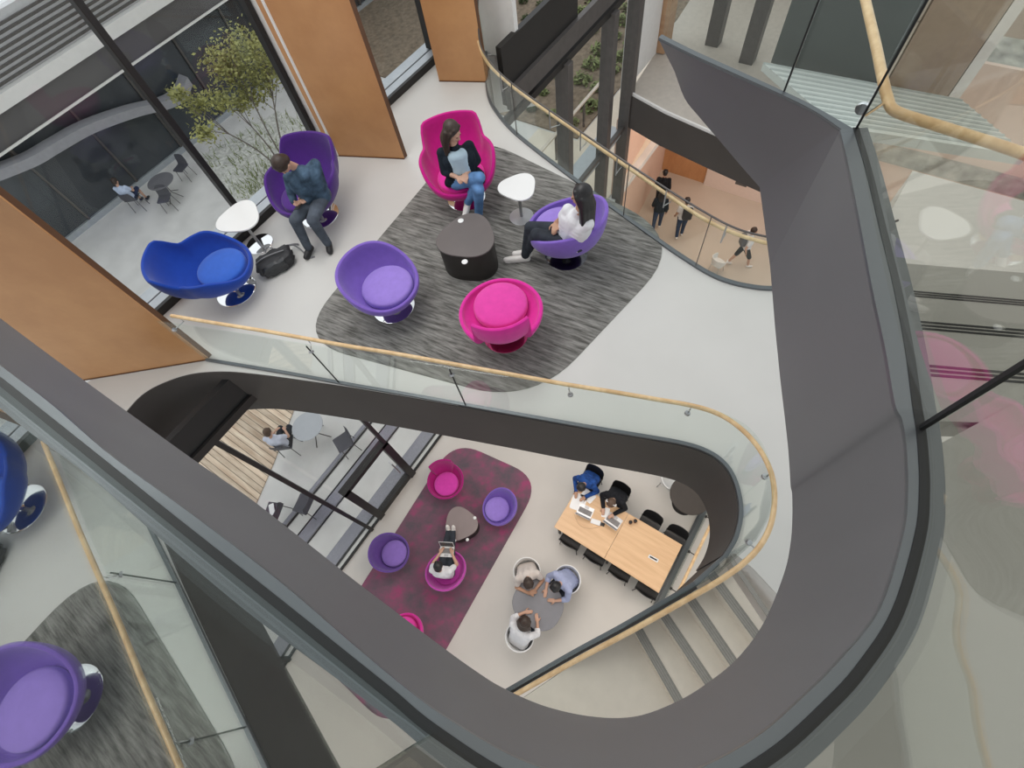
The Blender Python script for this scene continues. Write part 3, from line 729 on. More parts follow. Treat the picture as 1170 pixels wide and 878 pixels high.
# ---- side tables and the drum table
def pick(r, k=.13, rot=0, n=48, sx=1):
    return [(sx*r*(1+k*math.cos(3*(a)))*math.cos(a+rot), r*(1+k*math.cos(3*a))*math.sin(a+rot)) for a in (2*math.pi*i/n for i in range(n))]
def slab(bm, out, z0, z1, e=.008):
    n = len(out); L = []
    for k, z in ((.975,z0),(1,z0+e),(1,z1-e),(.985,z1)): L.append([bm.verts.new((x*k,y*k,z)) for x, y in out])
    for a, b in zip(L, L[1:]):
        for i in range(n): bm.faces.new((a[i],a[(i+1)%n],b[(i+1)%n],b[i]))
    bm.faces.new(L[0][::-1]); bm.faces.new(L[-1])
white_top = mat('white_laminate', (.76,.76,.75), .35, 0, .01)
def side_table(label, base, rot, r, h, bm_mat, rb=.19, lean=0):
    o = empty('side_table', W(*base, Z2), 0, label, 'side table', 'white side tables in the upper lounge')
    bm = B(); slab(bm, pick(r,.10,rot), h-.022, h); obj('table_top', bm, white_top, o, True)
    bm = B(); lathe(bm, [(0,.008),(.020,.008),(.020,h-.03),(.06,h-.023),(0,h-.023)], 18); obj('stem', bm, steel, o, True)
    bm = B(); lathe(bm, [(0,0),(rb,0),(rb,.008),(rb-.01,.014),(0,.016)], 40); obj('base_plate', bm, bm_mat, o, True)
grey_base = mat('satin_grey_plate', (.42,.42,.43), .35, .3, .03)
side_table('white pick-shaped side table on a grey disc beside the lilac chair', (596,248), 2.05, .235, .50, grey_base, .165)
side_table('white pick-shaped side table by the window between two winged chairs', (297,279), 2.6, .285, .50, chrome, .19)
drum_c = W(541,300,Z2)
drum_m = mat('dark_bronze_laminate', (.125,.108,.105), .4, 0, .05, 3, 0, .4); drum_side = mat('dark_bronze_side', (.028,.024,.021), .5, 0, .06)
dr = empty('drum_table', drum_c, 0, 'low dark bronze drum coffee table in the middle of the grey rug', 'coffee table')
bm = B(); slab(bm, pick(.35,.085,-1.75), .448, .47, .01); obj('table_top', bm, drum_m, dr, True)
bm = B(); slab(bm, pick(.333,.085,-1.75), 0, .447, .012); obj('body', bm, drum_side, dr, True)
for q in ((526.5,252.5),(531,299.5)):
    v = W(*q, Z2+.47)-drum_c; v.z = .47
    bm = B(); lathe(bm, [(0,0),(.036,0),(.036,.006),(.03,.010),(0,.010)], 24, Matrix.Translation(v)); obj('power_puck', bm, white_top, dr, True)
# ---- carpets
def rug(name, label, pts, radii, z, m):
    v = [W(*q, z).to_2d() for q in pts]; c = sum(v, Vector((0,0)))/len(v)
    bm = B(); poly_prism(bm, [q-c for q in round_poly(v, radii)], .002, .010)
    o = obj(name, bm, m); o.location = (c.x,c.y,z); return tag(o, label, 'rug')
rug('rug', 'large charcoal streaked rug with rounded corners under the upper lounge', [(336,389),(536,151),(787,273),(608,463)], [.75,.9,.95,.75], Z2, carpet)
rug('rug', 'plum and magenta mottled rug under the lower lounge chairs', [(380,722),(519,503),(619,548),(490,778)], [.4,.75,.75,.4], Z1, magrug)
# ---- lower lounge
GL = 'tub chairs on the plum rug below'
dark_base = mat('black_plate', (.03,.03,.03), .4, .3, .02)
lounge_chair('raspberry notched tub chair at the window end of the plum rug', 'notch', (514,556), (520,585), raspberry, rasp2, Z1, .92, dark_base, GL)
lounge_chair('lilac tub chair on the plum rug edge towards the long table', 'low', (574,586), (556,592), lilac, lilac2, Z1, .90, dark_base, GL)
lounge_chair('violet tub chair on the plum rug edge nearest the glass wall', 'low', (454,636), (478,636), violet, violet2, Z1, .92, dark_base, GL)
lounge_chair('orchid tub chair in which the person with the laptop sits', 'low', (516,655), (520,620), orchid, orchid, Z1, .95, dark_base, GL, 0)
lounge_chair('hot pink tub chair half hidden by the dark band on the plum rug', 'low', (470,726), (455,690), pink, pink2, Z1, .92, dark_base, GL)
lt = W(530,603,Z1); o = empty('coffee_table', lt, 0, 'taupe pick-shaped coffee table on the plum rug', 'coffee table')
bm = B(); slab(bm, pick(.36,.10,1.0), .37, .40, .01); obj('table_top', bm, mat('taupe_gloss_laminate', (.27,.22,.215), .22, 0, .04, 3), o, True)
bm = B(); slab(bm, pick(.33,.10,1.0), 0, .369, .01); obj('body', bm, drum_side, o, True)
for q in ((542.5,592),(534,617),(519.5,618)):
    v = W(*q, .40)-lt; v.z = .40
    bm = B(); lathe(bm, [(0,0),(.034,0),(.034,.005),(.028,.009),(0,.009)], 20, Matrix.Translation(v)); obj('power_puck', bm, white_top, o, True)
# ---- long tables
oak = streak('pale_oak_top', (.66,.42,.235), (.76,.51,.30), (1.2,14,1), .4, 1.57, None, .4)
def meeting_table(label, x0, x1, y0, y1):
    c = Vector(((x0+x1)/2,(y0+y1)/2,0)); o = empty('meeting_table', c, 0, label, 'table', 'oak tables pushed together'); w, d = x1-x0, y1-y0
    bm = B(); box(bm, (0,0,.7275), (w,d,.025)); bev(bm, .003, 1); obj('table_top', bm, oak, o)
    for i in (-1,1):
        for j in (-1,1):
            bm = B(); box(bm, (i*(w/2-.07), j*(d/2-.07), .3575), (.045,.045,.715)); bev(bm,.004,1); obj('leg', bm, frame_m, o)
    bm = B(); box(bm, (0,0,.69), (w-.2,.04,.04)); obj('cross_rail', bm, frame_m, o); return o
mt_a = meeting_table('oak meeting table with laptops and papers, nearer the plum rug', 1.615, 2.66, .245, 1.40)
mt_b = meeting_table('empty oak meeting table with a power socket, nearer the lower glass rail', 1.615, 2.66, -.925, .24)
so_ = W(746.5,638.5,.742); o = empty('power_socket', (so_.x,so_.y,.741), .05, 'white desk power socket with a black slot on the empty oak table', 'power socket')
bm = B(); box(bm, (0,0,.004), (.07,.20,.008)); bev(bm,.003,1); obj('plate', bm, white_top, o)
bm = B(); box(bm, (0,0,.010), (.028,.15,.004)); obj('socket_slot', bm, frame_m, o)
blackpl = mat('black_plastic_seat', (.012,.012,.013), .4, 0, .05)
def shell_seat(bm, w, d, z, hb, th=.012, tilt=.12):
    """one-piece bent seat and back; +y is the front"""
    prof = [(d*.5,z-.02),(d*.42,z+.004),(0,z-.004),(-d*.36,z),(-d*.47,z+.04),(-d*.53,z+.12),(-d*.53-tilt*hb*.5,z+hb*.6),(-d*.53-tilt*hb,z+hb)]
    pr = [Vector((0,y,zz)) for y, zz in prof]; pr = cr(pr, 4); n = len(pr); cols = 9; rows = []
    for i, p in enumerate(pr):
        f = i/(n-1); ww = w*(.92+.08*math.sin(f*math.pi)) if f < .6 else w*(.97-.25*max(0,(f-.8)/.2)**2)
        rows.append([Vector((ww*(j/(cols-1)-.5), p.y+(.03*((2*j/(cols-1)-1)**2) if f > .55 else 0), p.z+(.012*((2*j/(cols-1)-1)**2) if f < .55 else 0))) for j in range(cols)])
    V = [[bm.verts.new(p) for p in r] for r in rows]
    for a, b in zip(V, V[1:]):
        for j in range(cols-1): bm.faces.new((a[j],a[j+1],b[j+1],b[j]))
    bmesh.ops.recalc_face_normals(bm, faces=bm.faces)
    bmesh.ops.solidify(bm, geom=list(bm.faces), thickness=th)
def legs(o, w, d, h, m, splay=.04, r=.010):
    for i in (-1,1):
        for j in (-1,1):
            bm = B(); tube(bm, [(i*(w/2-.05), j*(d/2-.06), h-.015), (i*(w/2-.05+splay), j*(d/2-.06+splay), 0)], r, 8); obj('leg', bm, m, o, True)
def stack_chair(label, x, y, rz, m=None, z=Z1, group='black stacking chairs at the oak tables', lm=None):
    o = empty('stacking_chair', (x,y,z), rz, label, 'chair', group)
    bm = B(); shell_seat(bm, .44, .42, .45, .36); obj('seat_shell', bm, m or blackpl, o, True); legs(o, .44, .42, .45, lm or frame_m); return o
for label, q, side in (('black stacking chair on the rug side of the oak tables, first from the plum rug', (650,618), -1), ('black stacking chair on the rug side of the oak tables, second from the plum rug', (679,636), -1), ('black stacking chair on the rug side of the oak tables, third from the plum rug', (708,655), -1), ('black stacking chair on the rug side of the oak tables, nearest the lower glass rail', (740,676), -1),
        ('empty black stacking chair next to the person with the headphones', (742,600), 1), ('empty black stacking chair at the far corner of the oak tables by the lower rail', (770,620), 1)):
    v = W(*q, .8); stack_chair(label, 1.615+.06 if side < 0 else 2.66+.03, v.y, -math.pi/2 if side < 0 else math.pi/2)
ch_p1 = stack_chair('black stacking chair under the person in the blue jacket', 2.93, 1.28, math.pi/2)
ch_p2 = stack_chair('black stacking chair under the person with the headphones', 2.90, .62, math.pi/2)
# ---- round table with white armchairs
greytop = mat('slate_grey_laminate', (.20,.20,.22), .45, 0, .04)
rt = W(614.5,690,.72); rt.z = 0
o = empty('round_table', rt, 0, 'slate grey table where three people sit, between the plum rug and the stair', 'table')
bm = B(); slab(bm, rrect(.84,.98,.36,10), .70, .725); obj('table_top', bm, greytop, o, True)
bm = B(); lathe(bm, [(0,.01),(.03,.01),(.03,.68),(.14,.699),(0,.699)], 20); obj('stem', bm, steel, o, True)
bm = B(); lathe(bm, [(0,0),(.29,0),(.28,.012),(.05,.03),(0,.03)], 32); obj('base_plate', bm, frame_m, o, True)
def armchair(label, q, face, group='white shell armchairs at the grey table', z=Z1, m=None):
    p = W(*q, z+.45); f = W(*face, z+.45); rz = math.atan2(f.y-p.y, f.x-p.x)-math.pi/2
    o = empty('shell_armchair', (p.x,p.y,z), rz, label, 'chair', group)
    bm = B(); N = 40; V = []
    for i in range(N+1):
        th = math.radians(-130+260*i/N); b = math.cos(th)                # 0 at the back
        h = .66+.10*max(0,b); row = []
        for f_, zz in ((0,.41),(.55,.415),(.9,.45),(1.0,.52),(1.04,h-.03),(1.07,h)):
            row.append(Vector((.255*f_*math.sin(th)*1.02, -.25*f_*math.cos(th)-.0, zz)))
        V.append([bm.verts.new(v) for v in row])
    for a, b in zip(V, V[1:]):
        for j in range(len(a)-1): bm.faces.new((a[j],a[j+1],b[j+1],b[j]))
    bmesh.ops.remove_doubles(bm, verts=bm.verts, dist=1e-4); bmesh.ops.recalc_face_normals(bm, faces=bm.faces); bmesh.ops.solidify(bm, geom=list(bm.faces), thickness=.018)
    obj('seat_shell', bm, m or white_top, o, True); 
    bm = B(); slab(bm, rrect(.44,.42,.14,6), .405, .43); obj('seat_pan', bm, m or white_top, o, True)
    legs(o, .40, .40, .41, steel); return o
ch_a = armchair('white shell armchair under the person with folded arms at the grey table', (603,655), (612,690))
ch_b = armchair('white shell armchair at the grey table on the side of the oak tables', (648,664), (622,688))
ch_c = armchair('white shell armchair at the end of the grey table nearest the stair', (595,728), (610,700))
# dark round table with a white chair beside the lower rail
q = W(789,566,.74); q.z = 0; q.y = max(q.y, -.80)
o = empty('cafe_table', q, 0, 'dark round table half hidden under the curved dark fascia', 'table')
bm = B(); lathe(bm, [(0,.71),(.40,.71),(.41,.72),(.40,.735),(0,.735)], 44); obj('table_top', bm, mat('dark_taupe_laminate', (.055,.045,.038), .45, 0, .05), o, True)
bm = B(); lathe(bm, [(0,.02),(.03,.02),(.03,.69),(.1,.709),(0,.709)], 16); obj('stem', bm, frame_m, o, True)
bm = B(); lathe(bm, [(0,0),(.25,0),(.24,.012),(.04,.025),(0,.025)], 28); obj('base_plate', bm, frame_m, o, True)
armchair('white shell armchair beside the dark round table near the lower rail', (768,549), (790,566), 'white shell armchairs by the dark round table')
# ---- things on the oak table
silver = mat('silver_aluminium', (.62,.62,.63), .35, .6, .03); screen_m = mat('dim_screen', (.05,.055,.06), .2, 0, .05); keys = mat('grey_keys', (.22,.21,.21), .6, 0, .2, 90)
def laptop(label, loc, rz, sc=1.0, open_=110, body=None, group='open laptops'):
    o = empty('laptop', loc, rz, label, 'laptop', group); w, d = .32*sc, .22*sc          # screen hinge at +y
    bm = B(); slab(bm, rrect(w,d,.012,3), 0, .014, .003); obj('base', bm, body or silver, o)
    bm = B(); box(bm, (0,.02*sc,.0150), (w*.88,d*.5,.002)); obj('keyboard', bm, keys, o)
    bm = B(); box(bm, (0,-.072*sc,.0148), (w*.3,d*.26,.0015)); obj('touchpad', bm, grey_base, o)
    M = Matrix.Translation((0,d/2,.012)) @ Matrix.Rotation(math.radians(open_-90), 4, 'X').inverted()
    bm = B(); box(bm, (0,.003,d/2), (w,.007,d), M); lid = obj('lid', bm, body or silver, o)
    bm = B(); box(bm, (0,-.0015,d/2), (w*.93,.002,d*.88), M); obj('screen', bm, screen_m, lid); return o
TZ = .7405
def on(x, y, z=TZ): return W(x, y, z)
laptop('open silver laptop in front of the person in the blue jacket', on(669,584), math.pi/2+.10, 1.0)
laptop('open silver laptop in front of the person with the headphones', on(701,595), math.pi/2-.08, 1.0)
def flat(name, label, cat, q, size, rz, m, z=TZ, group=None, h=None):
    v = on(*q, z); bm = B(); slab(bm, rrect(size[0], size[1], min(size[:2])*.12, 3), 0, size[2], min(.002,size[2]*.3)); o = obj(name, bm, m, None, True); o.location = (v.x,v.y,z); o.rotation_euler = (0,0,rz)
    return tag(o, label, cat, group)
paper = mat('white_paper', (.85,.85,.85), .8, 0, .01)
flat('paper_sheet', 'large white sheet spread on the corner of the oak table by the blue jacket', 'paper', (661,574), (.36,.30,.003), .2, paper)
flat('paper_sheet', 'small white sheet on the oak table beside the blue sleeve', 'paper', (672,567), (.21,.28,.003), -.2, paper)
flat('notebook', 'open white notebook between the two laptops on the oak table', 'notebook', (692,586), (.21,.15,.010), .3, paper)
flat('tissue_box', 'white card box with a dark slot on the oak table between the laptops', 'box', (680.5,597), (.10,.20,.03), .25, paper)
flat('phone', 'dark phone lying by the white box on the oak table', 'phone', (688,599.5), (.07,.10,.010), .2, blackpl)
for lb, q in (('brown cup on the oak table seam, nearer the laptop', (720,598)), ('brown cup on the oak table seam, nearer the empty chairs', (725.5,596.5))):
    v = on(*q); o = empty('cup', (v.x,v.y,TZ), 0, lb, 'cup', 'brown cups'); bm = B(); lathe(bm, [(0,0),(.030,0),(.038,.10),(.034,.10),(.028,.012),(0,.012)], 20); obj('body', bm, mat('brown_cardboard', (.16,.07,.035), .7), o, True)
    bm = B(); lathe(bm, [(0,.085),(.034,.085),(.034,.088),(0,.088)], 20); obj('coffee', bm, frame_m, o)
v = [on(*q, TZ+.004) for q in ((656,588),(662,600),(672,604),(682,603),(690,600))]
bm = B(); tube(bm, cr(v,6), .004, 6); tag(obj('charging_cable', bm, mat('beige_cable', (.55,.38,.24), .6), None, True), 'pale charging cable curling across the oak table from the laptop', 'cable')
# ---- backpack in the upper lounge
bk = W(319,304,Z2); _d = W(341,291,Z2)-W(299,312,Z2); o = empty('backpack', bk, math.atan2(_d.y,_d.x), 'black backpack lying on the floor between the blue chair and the drum table', 'backpack')
bmat_ = mat('black_nylon', (.022,.022,.025), .6, 0, .2, 20, .2); bgrey = mat('grey_webbing', (.22,.22,.23), .8)
def soft(name, c, s, m, parent, rot=0, lev=3, amp=.012, seed=1):
    bm = B(); bmesh.ops.create_cube(bm, size=1); bmesh.ops.subdivide_edges(bm, edges=list(bm.edges), cuts=7, use_grid_fill=True)
    rnd = random.Random(seed); ph = [rnd.uniform(0,6) for _ in range(6)]
    for v in bm.verts:
        p = v.co*2; q = Vector((p.x*math.sqrt(max(0,1-p.y*p.y/2-p.z*p.z/2+p.y*p.y*p.z*p.z/3)), p.y*math.sqrt(max(0,1-p.x*p.x/2-p.z*p.z/2+p.x*p.x*p.z*p.z/3)), p.z*math.sqrt(max(0,1-p.x*p.x/2-p.y*p.y/2+p.x*p.x*p.y*p.y/3))))
        q = p.lerp(q, .55); w = amp*(math.sin(9*q.x+ph[0])+math.sin(8*q.y+ph[1])+math.sin(7*q.z+ph[2]))
        v.co = Vector((q.x*s[0]/2+w, q.y*s[1]/2+w*.7, q.z*s[2]/2+w*.6))
    bmesh.ops.transform(bm, matrix=Matrix.Translation(c) @ Matrix.Rotation(rot,4,'Z'), verts=bm.verts); return obj(name, bm, m, parent, True)
soft('body', (0,0,.105), (.50,.30,.20), bmat_, o)
soft('front_pocket', (-.03,-.10,.10), (.34,.16,.17), mat('black_coated_nylon', (.03,.031,.034), .35, 0, .15, 20), o, 0, amp=.008, seed=3)
bm = B(); tube(bm, cr([(-.22,.02,.18),(-.1,.0,.222),(.05,-.01,.222),(.17,-.01,.20)],5), .008, 6); obj('zip', bm, bgrey, o, True)
bm = B(); tube(bm, cr([(.20,.08,.16),(.30,.12,.10),(.36,.05,.02),(.40,-.12,.012),(.47,-.16,.012)],6), .011, 6); tube(bm, cr([(.22,.12,.14),(.31,.19,.05),(.36,.20,.012)],5), .013, 6); obj('strap', bm, bgrey, o, True)
bm = B(); tube(bm, cr([(-.05,.10,.20),(0,.13,.245),(.06,.11,.20)],5), .009, 6); obj('grab_handle', bm, bgrey, o, True)
# ---- terrace furniture
def terrace_table(label, q, r, z=.72, tm=None):
    v = W(*q, z); o = empty('terrace_table', (v.x,v.y,.0), 0, label, 'table', 'round terrace tables')
    bm = B(); lathe(bm, [(0,z-.02),(r,z-.02),(r+.008,z-.01),(r,z),(0,z)], 44); obj('table_top', bm, tm or mat('pale_grey_metal_top', (.42,.44,.47), .45, .1, .03), o, True)
    for k in range(4):
        a = k*math.pi/2+.5; bm = B(); tube(bm, [(.05*math.cos(a),.05*math.sin(a),z-.02),(.06*math.cos(a),.06*math.sin(a),.25),(r*.8*math.cos(a),r*.8*math.sin(a),.03)], .014, 8); obj('leg', bm, frame_g, o, True)
    return o
terrace_table('pale grey round table on the paving beyond the lower glass wall', (351,487), .38)
terrace_table('grey round terrace table beside the seated person seen through the upper window', (183,207), .45, .72, mat('slate_metal_top', (.13,.13,.145), .5))
tgrey = mat('dark_mesh_seat', (.07,.07,.085), .6, 0, .1)
def tchair(label, q, rz): 
    v = W(*q, .4); return stack_chair(label, v.x, v.y, rz, tgrey, .031 if v.y > 7.9 and v.x < .7 and q[0] < 330 and q[1] > 400 else 0, 'terrace chairs', frame_g)
tc1 = tchair('dark terrace chair under the person at the table beyond the lower glass', (327,508), -.9)
tchair('dark terrace chair on the paving beyond the pale round table', (394,506), 1.2)
tchair('dark terrace chair with a white towel at the edge of the wooden deck', (314,586), .4)
tchair('dark terrace chair nearest the lower glass wall by the kerb lines', (349,577), .3)
tc2 = tchair('dark terrace chair under the person seen through the upper window', (153,228), -.9)
tchair('dark terrace chair on the paving between the terrace table and the building', (189,228), 2.3)
tchair('dark terrace chair on the far side of the terrace table by the dark wing', (208,193), 1.9)
v = W(312,584,.46); flat('towel', 'white cloth lying on the terrace chair at the deck edge', 'towel', (311,584), (.12,.34,.012), -.6, paper, .50)
# white chair down in the hall
hall_chair = armchair('white shell armchair down in the hall just beyond the curved guard', (821,300), (840,285), 'white hall chairs', Z0)
# ---- young tree in the terrace bed
tb_ = Vector((7.2,15.6,0)); TA, TB = tb_, tb_+Vector((1,.05,0))
tr = empty('young_tree', tb_, 0, 'slender young tree with pale yellow-green leaves outside the upper window', 'tree')
bark = mat('grey_bark', (.16,.14,.12), .9, 0, .2, 12); leafm = mat('yellow_green_leaves', (.30,.30,.10), .7, 0, .4, 2)
rnd = random.Random(5)
clusters = [(292,70,.75),(272,88,.6),(312,92,.55),(300,112,.5),(258,72,.55),(236,124,.42),(222,146,.34),(252,114,.38),(215,112,.3),(278,118,.4),(330,70,.6),(268,50,.7),(310,45,.7)]
tips = []
for k, (x, y, r_) in enumerate(clusters):
    c = onplane(x, y, TA, TB)-tb_; c.y += rnd.uniform(-.5,.5)
    tips.append((c, r_))
for grp in ((0,2,12),(1,4,11),(5,6,8),(3,10),(7,9)):
    e = sum((tips[g][0] for g in grp), Vector())/len(grp)
    pc = cr([Vector((rnd.uniform(-.12,.12),rnd.uniform(-.12,.12),0)), e*.35+Vector((0,0,.25)), e*.75, e],5)
    bm = B(); tube(bm, pc, [.032-.022*i/(len(pc)-1) for i in range(len(pc))], 7)
    for g in grp: tube(bm, [pc[9], pc[9].lerp(tips[g][0],.6)+Vector((0,0,.05)), tips[g][0]], [.014,.009,.004], 5)
    obj('stem', bm, bark, tr, True)
bm = B()
for c0, r_ in tips:
    for k in range(int(900*r_)):
        d = Vector((rnd.gauss(0,1),rnd.gauss(0,1),rnd.gauss(0,.8))); c = c0+d*r_*.45; s_ = rnd.uniform(.035,.075)
        u = Vector((rnd.uniform(-1,1),rnd.uniform(-1,1),rnd.uniform(-.6,.6))).normalized(); v = u.cross(Vector((rnd.uniform(-1,1),rnd.uniform(-1,1),1))).normalized()
        bm.faces.new([bm.verts.new(c+u*s_), bm.verts.new(c+v*s_*.55), bm.verts.new(c-u*s_), bm.verts.new(c-v*s_*.55)])
tag(obj('foliage', bm, leafm, tr), kind='stuff')
# pale gravel bed with tufted grass at its foot
gb = [W(*q, 0).to_2d() for q in ((262,228),(330,228),(372,150),(318,128),(232,178))]
bm = B(); poly_prism(bm, gb, .003, .04); struct(obj('gravel_bed', bm, mat('white_gravel', (.58,.58,.54), .9, 0, .3, 9)))
gr = B(); gc = sum(gb, Vector((0,0)))/5
green_c = W(318,212,0)
for k in range(9000):
    x, y = gc.x+rnd.uniform(-4,4), gc.y+rnd.uniform(-4,4)
    q = Vector((x,y)); 
    if not all(((gb[(i+1)%5]-gb[i]).x*(q-gb[i]).y-(gb[(i+1)%5]-gb[i]).y*(q-gb[i]).x)*((gb[1]-gb[0]).x*(gc-gb[0]).y-(gb[1]-gb[0]).y*(gc-gb[0]).x) > 0 for i in range(5)): continue
    cl = math.sin(x*5.1)*math.sin(y*4.7)+.4*math.sin(x*2+y)
    if rnd.random() > .12+.22*max(0,cl)+.9*math.exp(-((x-green_c.x)**2+(y-green_c.y)**2)/1.2): continue
    a = rnd.uniform(0,6.28); d = Vector((math.cos(a),math.sin(a),0))*.022; l = Vector((rnd.uniform(-.15,.15),rnd.uniform(-.15,.15),rnd.uniform(.12,.4))); p = Vector((x,y,.03))
    gr.faces.new([gr.verts.new(p-d), gr.verts.new(p+d), gr.verts.new(p+l)])
tag(obj('ornamental_grass', gr, mat('pale_green_grass', (.24,.28,.12), .8, 0, .3, 3)), 'pale tufted ornamental grass in the gravel bed outside the upper window', 'grass', None, 'stuff')
# garden slope seen through the hall glass
sl = B(); 
for v in ((10.2,5.6),(40,5.6),(40,26),(10.2,26)): pass
poly_prism(sl, [Vector((13.2,7.5)),Vector((40,7.5)),Vector((40,21)),Vector((13.2,21))], .003, .05)
struct(obj('garden_bed', sl, mat('brown_mulch', (.20,.155,.11), .95, 0, .3, 6)))
lf = [mat('dark_shrub_leaves', (.07,.10,.035), .8, 0, .4, 9), mat('pale_shrub_leaves', (.20,.24,.09), .8, 0, .35, 9)]
def shrub(x, y, r, m, label, group):
    bm = B()
    for k in range(110):
        a = Vector((rnd.gauss(0,1),rnd.gauss(0,1),abs(rnd.gauss(0,.8)))).normalized()*r*rnd.uniform(.5,1); a.z *= .8
        u = Vector((rnd.uniform(-1,1),rnd.uniform(-1,1),rnd.uniform(-.5,.5))).normalized(); v = u.cross(Vector((.3,.2,1))).normalized(); s_ = r*.28
        bm.faces.new([bm.verts.new(a+u*s_), bm.verts.new(a+v*s_*.5), bm.verts.new(a-u*s_), bm.verts.new(a-v*s_*.5)])
    o = obj('shrub', bm, m); o.location = (x,y,.05); tag(o, label, 'shrub', group); return o
for i in range(10):
    for j in range(7):
        x = 13.9+i*1.0+rnd.uniform(-.12,.12); y = 7.9+j*.95+rnd.uniform(-.12,.12)+.08*i; far = x/y > 1.75
        shrub(x, y, .22+.16*far, lf[1 if far or rnd.random() > .6 else 0], 'low green shrub in the planted rows of the brown bed outside the hall glass', 'low shrubs in rows on the brown bed beyond the hall glass')
# ================================================================== PEOPLE
skin_a = mat('light_skin', (.56,.33,.235), .55, 0, .04); skin_b = mat('tan_skin', (.47,.265,.17), .55, 0, .04)
def capsule(bm, a, ra, b, rb, seg=14):
    a, b = Vector(a), Vector(b); d = b-a; L = max(d.length, 1e-5); q = d.to_track_quat('Z','Y').to_matrix().to_4x4()
    prof = [(0,-ra)]+[(ra*math.sin(t), -ra*math.cos(t)) for t in (math.pi/8,math.pi/4,3*math.pi/8,math.pi/2)]
    prof += [(rb*math.cos(t), L+rb*math.sin(t)) for t in (0,math.pi/8,math.pi/4,3*math.pi/8)]+[(0,L+rb)]
    lathe(bm, prof, seg, Matrix.Translation(a) @ q)
def ellip(bm, c, r, M3=None, seg=18):
    M = Matrix.Translation(Vector(c)) @ (M3.to_4x4() if M3 is not None else Matrix.Identity(4)) @ Matrix.Diagonal((r[0],r[1],r[2],1))
    bmesh.ops.create_uvsphere(bm, u_segments=seg, v_segments=12, radius=1, matrix=M)
def fuse(name, bm, m, parent, vox=.008, it=6, fac=.5):
    """melt overlapping volumes into one continuous surface"""
    me = bpy.data.meshes.new(name); bm.to_mesh(me); bm.free()
    t = bpy.data.objects.new(name+'_t', me); col.objects.link(t)
    r = t.modifiers.new('r','REMESH'); r.mode = 'VOXEL'; r.voxel_size = vox
    s = t.modifiers.new('s','SMOOTH'); s.iterations = it; s.factor = fac
    dg = bpy.context.evaluated_depsgraph_get(); dg.update()
    m2 = bpy.data.meshes.new_from_object(t.evaluated_get(dg)); m2.name = name
    bpy.data.objects.remove(t); bpy.data.meshes.remove(me)
    m2.materials.clear(); m2.materials.append(m)
    for p in m2.polygons: p.use_smooth = True
    o = bpy.data.objects.new(name, m2); col.objects.link(o)
    if parent: o.parent = parent
    return o
def basis(fwd, up=Vector((0,0,1))):
    """columns right, forward, up"""
    f = Vector(fwd).normalized(); u = Vector(up); r = f.cross(u)
    if r.length < 1e-4: r = Vector((1,0,0))
    r.normalize(); u = r.cross(f); return Matrix((r,f,u)).transposed()
def hand(bm, wr, direc, palm_n, side, s=1.0, curl=.6):
    """palm, four fingers of unequal length with knuckle bends, and a thumb from the side of the palm"""
    d = Vector(direc).normalized(); n = Vector(palm_n); n = (n-d*n.dot(d)).normalized(); x = d.cross(n).normalized()*side
    wr = Vector(wr); c = wr+d*.045*s
    ellip(bm, c, (.040*s,.048*s,.017*s), Matrix((x,d,n)).transposed())
    for i, (off, ln) in enumerate(((-.028,.066),(-.0095,.078),(.0095,.072),(.027,.056))):
        p = wr+d*.082*s+x*off*s; a = .25*curl; L = ln*s/2.3
        for k in range(3):
            dd = d*math.cos(a)+n*math.sin(a); q = p+dd*L*(1-.15*k); capsule(bm, p, (.0092-.0009*k)*s, q, (.0086-.0009*k)*s, 8); p = q; a += .55*curl
    p = wr+d*.03*s-x*.034*s; q = p+(d*.55-x*.55+n*.35).normalized()*.038*s; capsule(bm, p, .0125*s, q, .0105*s, 8)
    capsule(bm, q, .0105*s, q+(d*.85-x*.1+n*.4).normalized()*.032*s, .0085*s, 8)
def head(bm, c, M, s):
    """c: head centre, M: right/forward/up"""
    P3 = lambda x, y, z: Vector(c)+M @ Vector((x,y,z))*s
    ellip(bm, P3(0,-.012,.025), (.076*s,.094*s,.092*s), M); ellip(bm, P3(0,.020,-.035), (.060*s,.072*s,.075*s), M)
    ellip(bm, P3(0,.045,-.082), (.034*s,.034*s,.026*s), M)
    capsule(bm, P3(0,.086,.012), .009*s, P3(0,.107,-.022), .0135*s, 8); ellip(bm, P3(0,.083,-.060), (.024*s,.012*s,.009*s), M)
    for i in (-1,1):
        ellip(bm, P3(i*.078,-.008,-.010), (.011*s,.020*s,.031*s), M); ellip(bm, P3(i*.031,.077,.022), (.020*s,.012*s,.007*s), M)
        capsule(bm, P3(i*.034,.066,-.018), .02*s, P3(i*.045,.05,-.025), .018*s, 8)
def face_marks(o, c, M, s):
    P3 = lambda x, y, z: Vector(c)+M @ Vector((x,y,z))*s
    for i in (-1,1):
        bm = B(); ellip(bm, P3(i*.031,.083,.008), (.0125*s,.006*s,.0065*s), M, 10); obj('eye', bm, mat('eye_dark', (.02,.015,.012), .2), o, True)
    bm = B(); ellip(bm, P3(0,.093,-.060), (.021*s,.006*s,.0055*s), M, 10); obj('lips', bm, mat('lips', (.38,.13,.11), .5), o, True)
